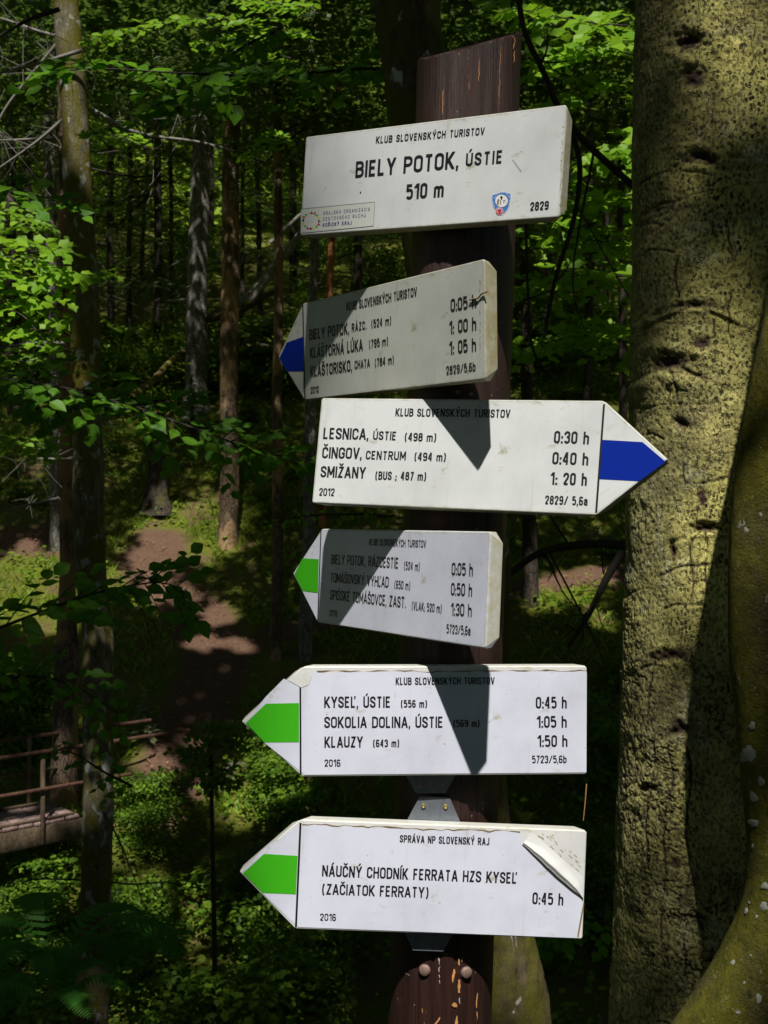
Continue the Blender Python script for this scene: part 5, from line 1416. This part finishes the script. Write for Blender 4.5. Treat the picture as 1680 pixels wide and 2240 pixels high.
# near shrubs below the frame edge
for q, (u, v, Y, s) in enumerate(((60, 2150, 9.5, .8), (330, 2200, 10, .8), (520, 2120, 10.5, .9), (700, 2230, 10, .8), (300, 1960, 11.5, .9), (600, 1950, 11.5, 1.0), (450, 2060, 11, .8), (130, 1960, 10.5, .8), (1180, 2190, 8.5, .6), (1300, 2140, 9.5, .7))):
    p_ = P(u, v, Y); bz = float(terrain(p_[0], Y))
    bush(p_[0], Y, s, q, 'shrub rising from ravine', 'shrubs at the lower edge', dz=max(0, (p_[2] - bz - .5 * s) * .6))
for q, (u, v, s_) in enumerate(((265, 1775, .8), (310, 1770, .7), (350, 1760, .7), (285, 1810, .9), (345, 1800, .8))):
    b = base_at(u, v); bush(b[0], b[1], s_, q, 'shrub hiding the end of the footbridge', 'shrubs at the bridge end')
# far bushes between the trunks
for q in range(90):
    u = r_.uniform(-150, 1500); v = r_.uniform(470, 900); b = base_at(u, v)
    bush(b[0], b[1], r_.uniform(1.0, 2.4), q, 'bushy undergrowth', 'undergrowth high on the slope')

# spruce branch sprays
def spruce_branch_mesh(seed, L=1.0, dead=False):
    r = np.random.default_rng(seed); pos, dirs, sz = [], [], []
    for k in range(34):
        s = (k + r.random()) / 34; p0 = np.array([s * L, 0, -.18 * s * s * L]); sg = 1 if k % 2 else -1
        ln = (.42 * (1 - s) + .10) * L * r.uniform(.7, 1.1); d = np.array([.75, sg * 1.0, -.12 + r.normal() * .1]); d /= np.linalg.norm(d)
        m = int(ln / .02)
        for j in range(m):
            f = j / m; p = p0 + d * ln * f + np.array([0, 0, -.25 * (f * ln) ** 2])
            for s2 in (-1, 1):
                n_d = d * .8 + np.cross(d, [0, 0, 1]) * s2 * .9 + np.array([0, 0, r.normal() * .25])
                pos.append(p); dirs.append(n_d); sz.append(.045 * r.uniform(.7, 1.2) * L)
    pos = np.array(pos); fr = frames(np.array(dirs), rand_up(len(pos), .5, r))
    TB = (T_BLADE[0] * [1.5, 1, 1], T_BLADE[1])
    return scatter_mesh('needles', pos, fr, np.array(sz), TB, r.random(len(pos)))
SB = [spruce_branch_mesh(300 + q) for q in range(3)]
for m_ in SB: m_.materials.append(M['spruce'])
SBT = []
for q in range(3):
    V, F = tube(bezier([(0, 0, 0), (.5, 0, -.045), (1, 0, -.18)], 10), np.linspace(.010, .003, 10), 5); mm = mesh('stem', V, F); mm.materials.append(M['twig']); SBT.append(mm)
def spruce_branch(par_loc, az, L, q, label, group, pitch=0.0):
    m4 = Matrix.Translation(tuple(map(float, par_loc))) @ Matrix.Rotation(az, 4, 'Z') @ Matrix.Rotation(pitch, 4, 'Y') @ Matrix.Scale(L, 4)
    root = thing('spruce_branch', label, 'branch', M=m4, group=group)
    obj('needles', SB[q % 3], None, root); obj('stem', SBT[q % 3], None, root)
# boughs as parts of the spruces themselves
def bough(tree, C, z, az, L, q, pitch):
    root = tree; b = Vector(root.location)
    order = np.argsort(C[:, 2]); c = np.array([np.interp(z, C[order, 2], C[order, k]) for k in range(2)] + [z]) - np.array(b)
    m4 = Matrix.Translation(tuple(map(float, c))) @ Matrix.Rotation(az, 4, 'Z') @ Matrix.Rotation(pitch, 4, 'Y') @ Matrix.Scale(L, 4)
    o = obj('bough', SB[q % 3], None, root, M=m4)
    obj('bough_stem', SBT[q % 3], None, o)
for ti, (root, C, R) in enumerate(TREES):
    if ti in (0, 1): continue
    Y = root.location[1]; r = np.random.default_rng(500 + ti)
    n = 16 if Y < 30 else 22
    zlo = CAMZ + (1120 - (620 if ti > 7 else 330)) / FPX * Y; zhi = CAMZ + 1250 / FPX * Y
    if ti in (3, 4): n = 12
    for q in range(n):
        bough(root, C, r.uniform(zlo, zhi), r.uniform(0, 6.28), r.uniform(1.2, 2.8), q, r.uniform(-.05, .45))
# small spruces and saplings
def small_spruce(label, u, v, h, seed, mat, group=None, Y=None):
    b = base_at(u, v) if Y is None else None
    if b is None:
        p_ = P(u, v, Y); b = np.array([p_[0], Y, float(terrain(p_[0], Y))])
    r = np.random.default_rng(seed)
    root = thing('spruce_sapling', label, 'sapling', b, group=group)
    V, F = tube([(0, 0, -.1), (0, 0, h * .5), (0, 0, h)], [.02 * h, .012 * h, .003], 6); obj('trunk', mesh('trunk', V, F), M['twig'], root)
    pos, dirs, sz = [], [], []
    for k in range(int(26 * h ** .5)):
        s = (k + .5) / int(26 * h ** .5); z = h * (.15 + .85 * s); L = h * .36 * (1 - s) + .05
        for a in range(5):
            an = r.uniform(0, 6.28); d = np.array([math.cos(an), math.sin(an), -.1 + r.normal() * .15])
            for j in range(int(L / .02) + 2):
                p = np.array([0, 0, z]) + d * L * j / (int(L / .02) + 2)
                for s2 in (-1, 1): pos.append(p); dirs.append(d * .8 + np.cross(d, [0, 0, 1]) * s2 + [0, 0, r.normal() * .2]); sz.append(.06)
    pos = np.array(pos); fr = frames(np.array(dirs), rand_up(len(pos), .5, r))
    obj('needles', scatter_mesh('needles', pos, fr, np.array(sz), (T_BLADE[0] * [1.5, 1, 1], T_BLADE[1])), mat, root, kind='stuff')
M['pale_needle'] = m_leaf('pale_needles', (.16, .19, .09), (.26, .29, .15), .15)
small_spruce('little pale-tipped spruce on the bank beside the dark path', 322, 1625, .85, 1, M['pale_needle'])
small_spruce('dark little spruce among the ravine shrubs', 560, 2010, 1.3, 2, M['spruce'])
small_spruce('small spruce in the gloom at left of centre', 420, 960, 1.6, 3, M['spruce'])
# sapling with bushy crown on a thin dark stem
p_ = P(463, 1650, 11.0); b = np.array([p_[0], 11.0, float(terrain(p_[0], 11.0))])
root = thing('young_tree', 'young tree with thin dark stem and small bushy crown in the ravine', 'young tree', b)
V, F = tube(bezier([(0, 0, -.1), (.03, 0, 1.2), (-.01, 0, p_[2] - b[2] + .1)], 12), np.linspace(.035, .018, 12), 8); obj('trunk', mesh('trunk', V, F, True), M['twig'], root)
r = np.random.default_rng(9); pos = np.vstack([blob(160, .34, .3, .07, r, .1) * [1, 1, 1] + [r.normal() * .08, 0, p_[2] - b[2] - .25 + q * .12] for q in range(5)])
fr = frames(pos - [0, 0, p_[2] - b[2]] + r.normal(size=pos.shape) * .1, rand_up(len(pos), .4, r))
obj('foliage', scatter_mesh('foliage', pos, fr, .06 * r.uniform(.6, 1.3, len(pos)), T_LEAF), M['leaf_bush'], root, kind='stuff')

# ferns
def fern(label, u, v, Y, s, seed):
    p_ = P(u, v, Y); r = np.random.default_rng(seed)
    root = thing('fern', label, 'fern', p_ - [0, 0, .0])
    for k in range(7):
        an = k / 7 * 6.28 + r.normal() * .2; L = s * r.uniform(.8, 1.15); n = 26
        C = bezier([(0, 0, 0), (math.cos(an) * L * .4, math.sin(an) * L * .4, L * .42), (math.cos(an) * L * .8, math.sin(an) * L * .8, L * .42), (math.cos(an) * L, math.sin(an) * L, L * .25)], n + 1)
        pos, dirs, sz = [], [], []
        for j in range(4, n):
            t_ = C[j + 1] - C[j]; t_ /= np.linalg.norm(t_); sd = np.cross(t_, [0, 0, 1.]); sd /= np.linalg.norm(sd)
            w = L * .26 * math.sin(math.pi * min(1, (j / n) * .9 + .12)) ** .8
            for s2 in (-1, 1): pos.append(C[j]); dirs.append(sd * s2 + t_ * .35 + [0, 0, -.1]); sz.append(w)
        fr = frames(np.array(dirs), rand_up(len(pos), .12, r))
        obj('frond', scatter_mesh('frond', np.array(pos), fr, np.array(sz), (T_BLADE[0] * [1.9, 1, 1], T_BLADE[1])), M['fern'], root)
fern('larger fern spreading left of the mottled trunk near the bottom', 110, 2140, 7.5, .75, 1)
fern('smaller fern below it at the lower left corner', 120, 2215, 6.8, .5, 2)
fern('fern in the shade right of the mottled trunk foot', 300, 2110, 8.2, .5, 3)

# grass, herbs, litter: nobody could count them
def on_ground(n, x0, x1, y0, y1, keep):
    x = rng.uniform(x0, x1, n); y = rng.uniform(y0, y1, n); k = keep(x, y); x, y = x[k], y[k]
    return np.stack([x, y, terrain(x, y)], -1)
pp = on_ground(60000, -13, 12, 17.2, 34, lambda x, y: (trail_mask(x, y) < .35) & (vnoise(np.stack([x * .9, y * .9, x * 0], -1), 8) > -.25))
d = rand_dirs(len(pp), .3) * .8 + [0, 0, .8]
obj('grass', scatter_mesh('grass', pp, frames(d, rand_dirs(len(pp), .1)), rng.uniform(.10, .30, len(pp)), (T_BLADE[0] * [1.1, 1, 1], T_BLADE[1])), M['grass'], kind='stuff', label='short grass on the slope beyond the ravine', category='grass')
pp = on_ground(30000, -14, 13, 9, 32, lambda x, y: (trail_mask(x, y) < .5) & (vnoise(np.stack([x * 1.4, y * 1.4, x * 0], -1), 18) > .0))
pp[:, 2] += rng.uniform(.04, .3, len(pp))
obj('ground_herbs', scatter_mesh('ground_herbs', pp, frames(rand_dirs(len(pp), .2), rand_up(len(pp), .35)), rng.uniform(.06, .14, len(pp)), T_LEAF), m_leaf('herb_green', (.07, .15, .012), (.25, .35, .03), .4), kind='stuff', label='low green herbs covering the forest floor', category='herbs')
pp = on_ground(45000, -13, 12, 12, 32, lambda x, y: vnoise(np.stack([x, y, x * 0], -1), 28) + trail_mask(x, y) * .6 > -.1)
pp[:, 2] += .02
obj('leaf_litter', scatter_mesh('leaf_litter', pp, frames(rand_dirs(len(pp), .2), rand_up(len(pp), .5)), rng.uniform(.02, .06, len(pp)), T_RHOMB), M['litter'], kind='stuff', label='brown fallen leaves scattered over path and slope', category='leaf litter')

# ================================================================== CANOPY (roof of leaves built for shade, gaps cut to sunlight chosen places)
# places the photograph shows in sun: (u, v, depth, radius in metres, softness)
LIT = []
for v in (700, 960, 1250, 1560, 1900, 2150): LIT.append((970, v, 1.66, .34 if v > 900 else .2))
LIT += [(780, 1560, 1.66, .3), (780, 1900, 1.66, .3), (1180, 1580, 1.66, .3), (1180, 1900, 1.66, .3), (760, 980, 1.66, .28), (1300, 1000, 1.66, .28), (900, 380, 1.66, .16), (1130, 330, 1.66, .15), (1050, 150, 1.66, .12), (700, 400, 1.66, .2), (820, 330, 1.66, .18), (640, 780, 1.7, .15)]
for u, v, rr in ((1480, 980, .18), (1500, 820, .16), (1500, 620, .12), (1480, 1150, .2), (1470, 1350, .2), (1470, 1500, .18), (1470, 1680, .10), (1600, 200, .12), (1640, 420, .10), (1480, 560, .08), (1560, 900, .14)): LIT.append((u, v, 2.66, rr))
for u, v, Y, rr in ((250, 170, 3.8, .35), (450, 160, 3.8, .35), (600, 150, 3.9, .25), (100, 430, 4.2, .2), (200, 860, 4.6, .35), (450, 940, 4.6, .2)): LIT.append((u, v, Y, rr, .6))
LIT += [(1650, 850, 2.3, .14), (1670, 2010, 2.28, .15), (1600, 2200, 2.24, .22), (1120, 2150, 3.2, .14), (1100, 1750, 3.2, .10)]
for u, v, Y, rr in ((60, 520, 7.2, .35), (60, 600, 7.2, .4), (110, 680, 7.2, .3), (200, 600, 7.2, .2), (30, 720, 7.2, .25), (150, 60, 9.1, .2), (165, 210, 9.1, .22), (175, 385, 9.1, .14), (300, 80, 8.6, .35), (420, 50, 8.6, .5), (560, 60, 8.6, .5), (640, 30, 8.6, .35), (480, 100, 8.6, .3), (240, 300, 8.6, .2), (230, 80, 8.6, .25), (60, 490, 8.4, .35), (40, 570, 8.4, .35), (60, 800, 8.4, .18), (60, 970, 8.4, .22), (60, 100, 10, .4), (60, 300, 10, .4), (20, 200, 10, .35),
        (250, 190, 3.8, .10), (420, 150, 3.8, .12), (520, 210, 3.8, .08), (150, 190, 3.8, .08), (350, 900, 4.6, .10), (130, 840, 4.6, .12), (150, 110, 9.1, .3), (165, 300, 9.1, .2), (205, 1500, 9.1, .15), (215, 1780, 9.1, .15), (1200, 60, 5.7, .3), (1290, 130, 5.7, .3), (1340, 60, 5.7, .3), (1280, 210, 5.7, .25), (1330, 430, 5.7, .28), (1300, 520, 5.7, .25), (1180, 620, 5.9, .2), (1250, 650, 5.9, .2), (1340, 740, 5.9, .15)): LIT.append((u, v, Y, rr))
for u, v, rr in ((60, 1265, 1.4), (110, 1300, 1.2), (10, 1320, 1.2), (60, 1230, 1.2), (120, 1340, .8), (250, 1275, .9), (300, 1290, .7), (420, 1150, 1.5), (380, 1180, 1.0), (470, 1110, .8), (350, 1215, .45), (330, 1240, .5), (480, 1330, .55), (440, 1390, .45), (530, 1400, .35), (400, 1280, .3), (500, 1170, .4), (1250, 1275, .8), (1190, 1300, .5), (1310, 1250, .5), (1320, 1340, .4),
                 (480, 1700, .5), (560, 1720, .8), (630, 1740, .5), (330, 1650, .5), (420, 1600, .25), (300, 1760, .7), (260, 1820, .5), (40, 1960, .6), (120, 1930, .5), (300, 1980, .5), (400, 2010, .5), (480, 2120, .4), (90, 2130, .4), (600, 1750, .6), (280, 2200, .4), (640, 1650, .4), (150, 1560, .3), (20, 1480, .3)):
    b = base_at(u, v); LIT.append((u, v, b[1] - .3, rr))
for u, v, Y in ((20, 1800, 15.9), (80, 1790, 16.1), (140, 1775, 16.4), (140, 1700, 17.5), (30, 1700, 16.4)): LIT.append((u, v, Y, .3))
for u, v, Y, rr in ((425, 330, 48, 2.2), (480, 420, 48, 2.0), (300, 260, 50, 2.0), (1180, 150, 30, 1.5), (560, 350, 45, 1.4), (680, 300, 40, 1.2), (900, 60, 40, 2), (640, 120, 30, 1.2), (230, 120, 25, 1)): LIT.append((u, v, Y, rr))
LP = np.array([P(*q[:3]) for q in LIT]); LR = np.array([q[3] for q in LIT]); LF = [q[4] if len(q) > 4 else .07 if (q[2] == 1.66 and q[1] < 500) else .1 if (q[2] == 1.66 and q[1] < 800) else 0 for q in LIT]
e1 = np.cross(SUN, [0, 0, 1.]); e1 /= np.linalg.norm(e1); e2 = np.cross(e1, SUN)
LX, LY = LP @ e1, LP @ e2
def lit_keep(p, seed):
    """False where a leaf would stand in one of the gaps (and above the lit place)"""
    a, b = p @ e1, p @ e2; sp = p @ SUN; keep = np.ones(len(p), bool)
    nz = 1 + .28 * vnoise(np.stack([a * 2.5, b * 2.5, a * 0 + seed], -1), 6) + .15 * vnoise(np.stack([a * 8, b * 8, a * 0], -1), 7)
    for x, y, r, s0, fr_ in zip(LX, LY, LR, LP @ SUN, LF):
        inside = (np.hypot(a - x, b - y) < r * nz) & (sp > s0 + .4)
        if fr_ > 0: inside &= rng.random(len(p)) > fr_
        keep &= ~inside
    return keep
def canopy(n, x0, x1, y0, y1, size, thick, seed, tpl, base_h):
    x = rng.uniform(x0, x1, n); y = rng.uniform(y0, y1, n)
    g0 = np.maximum(terrain(x, y), terrain(x, y + 3) - 1) + base_h
    g0 = np.where(y < 18, np.maximum(g0, 8.6), g0)
    cl = fbm(np.stack([x * .5, y * .5, x * 0 + seed], -1), 3, seed)
    z = g0 + rng.random(n) ** 1.2 * thick + 1.2 * cl
    lay = vnoise(np.stack([x * .8, y * .8, z * 2.2], -1), seed + 5)
    k = lay > -.28
    p = np.stack([x, y, z], -1)[k]
    p = p[lit_keep(p, seed)]
    fr = frames(rand_dirs(len(p), .25), rand_up(len(p), .45))
    return p, fr, size * rng.uniform(.7, 1.3, len(p))
out = [canopy(90000, -10, 10, 3, 15, .22, 3.0, 4, T_RHOMB, 9.4), canopy(95000, -9, 9, -16, 5, .24, 3.2, 1, T_RHOMB, 8.6), canopy(225000, -16, 15, 5, 26, .20, 3.6, 2, T_RHOMB, 9.4), canopy(175000, -26, 26, 26, 48, .27, 4.5, 3, T_RHOMB, 8.2)]
pp = np.vstack([o[0] for o in out]); fr = np.vstack([o[1] for o in out]); sz = np.concatenate([o[2] for o in out])
obj('shade_canopy', scatter_mesh('shade_canopy', pp, fr, sz, T_RHOMB), M['leaf_canopy'], kind='stuff', label='roof of leaves high over the wood, shaped for shade with gaps cut for the sun', category='canopy')
# skirts of leaves: far crest; unseen sides and back added against sky light
def skirt(n, f, size):
    p = f(n); p = p[lit_keep(p, 9)]
    return p, frames(rand_dirs(len(p), .3), rand_up(len(p), .6)), size * rng.uniform(.7, 1.3, len(p))
def far_f(n):
    x = rng.uniform(-34, 34, n); y = rng.uniform(50, 66, n); z = terrain(x, y) + rng.uniform(0, 17, n)
    p = np.stack([x, y, z], -1); return p[vnoise(p * [.35, .35, .5], 44) > -.3]
def side_f(n):
    s = rng.choice([-1, 1], n); y = rng.uniform(-14, 50, n); x = s * (9 + .42 * np.clip(y - 4, 0, 60) + rng.uniform(0, 3.5, n)); z = terrain(x, y) + rng.uniform(0, 12, n)
    p = np.stack([x, y, z], -1); return p[vnoise(p * .5, 45) > -.1]
def back_f(n):
    x = rng.uniform(-12, 12, n); y = rng.uniform(-19, -15, n); z = terrain(x, y) + rng.uniform(0, 11, n)
    p = np.stack([x, y, z], -1); return p[vnoise(p * .5, 46) > -.3]
o3 = skirt(170000, far_f, .42)
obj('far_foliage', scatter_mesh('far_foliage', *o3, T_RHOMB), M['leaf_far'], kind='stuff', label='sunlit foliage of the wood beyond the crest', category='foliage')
o4 = [skirt(90000, side_f, .3), skirt(16000, back_f, .34)]
obj('screen_foliage', scatter_mesh('screen_foliage', np.vstack([o[0] for o in o4]), np.vstack([o[1] for o in o4]), np.concatenate([o[2] for o in o4]), T_RHOMB), M['leaf_canopy'], kind='stuff', label='unseen foliage on both sides and behind, added to block sky light', category='foliage')
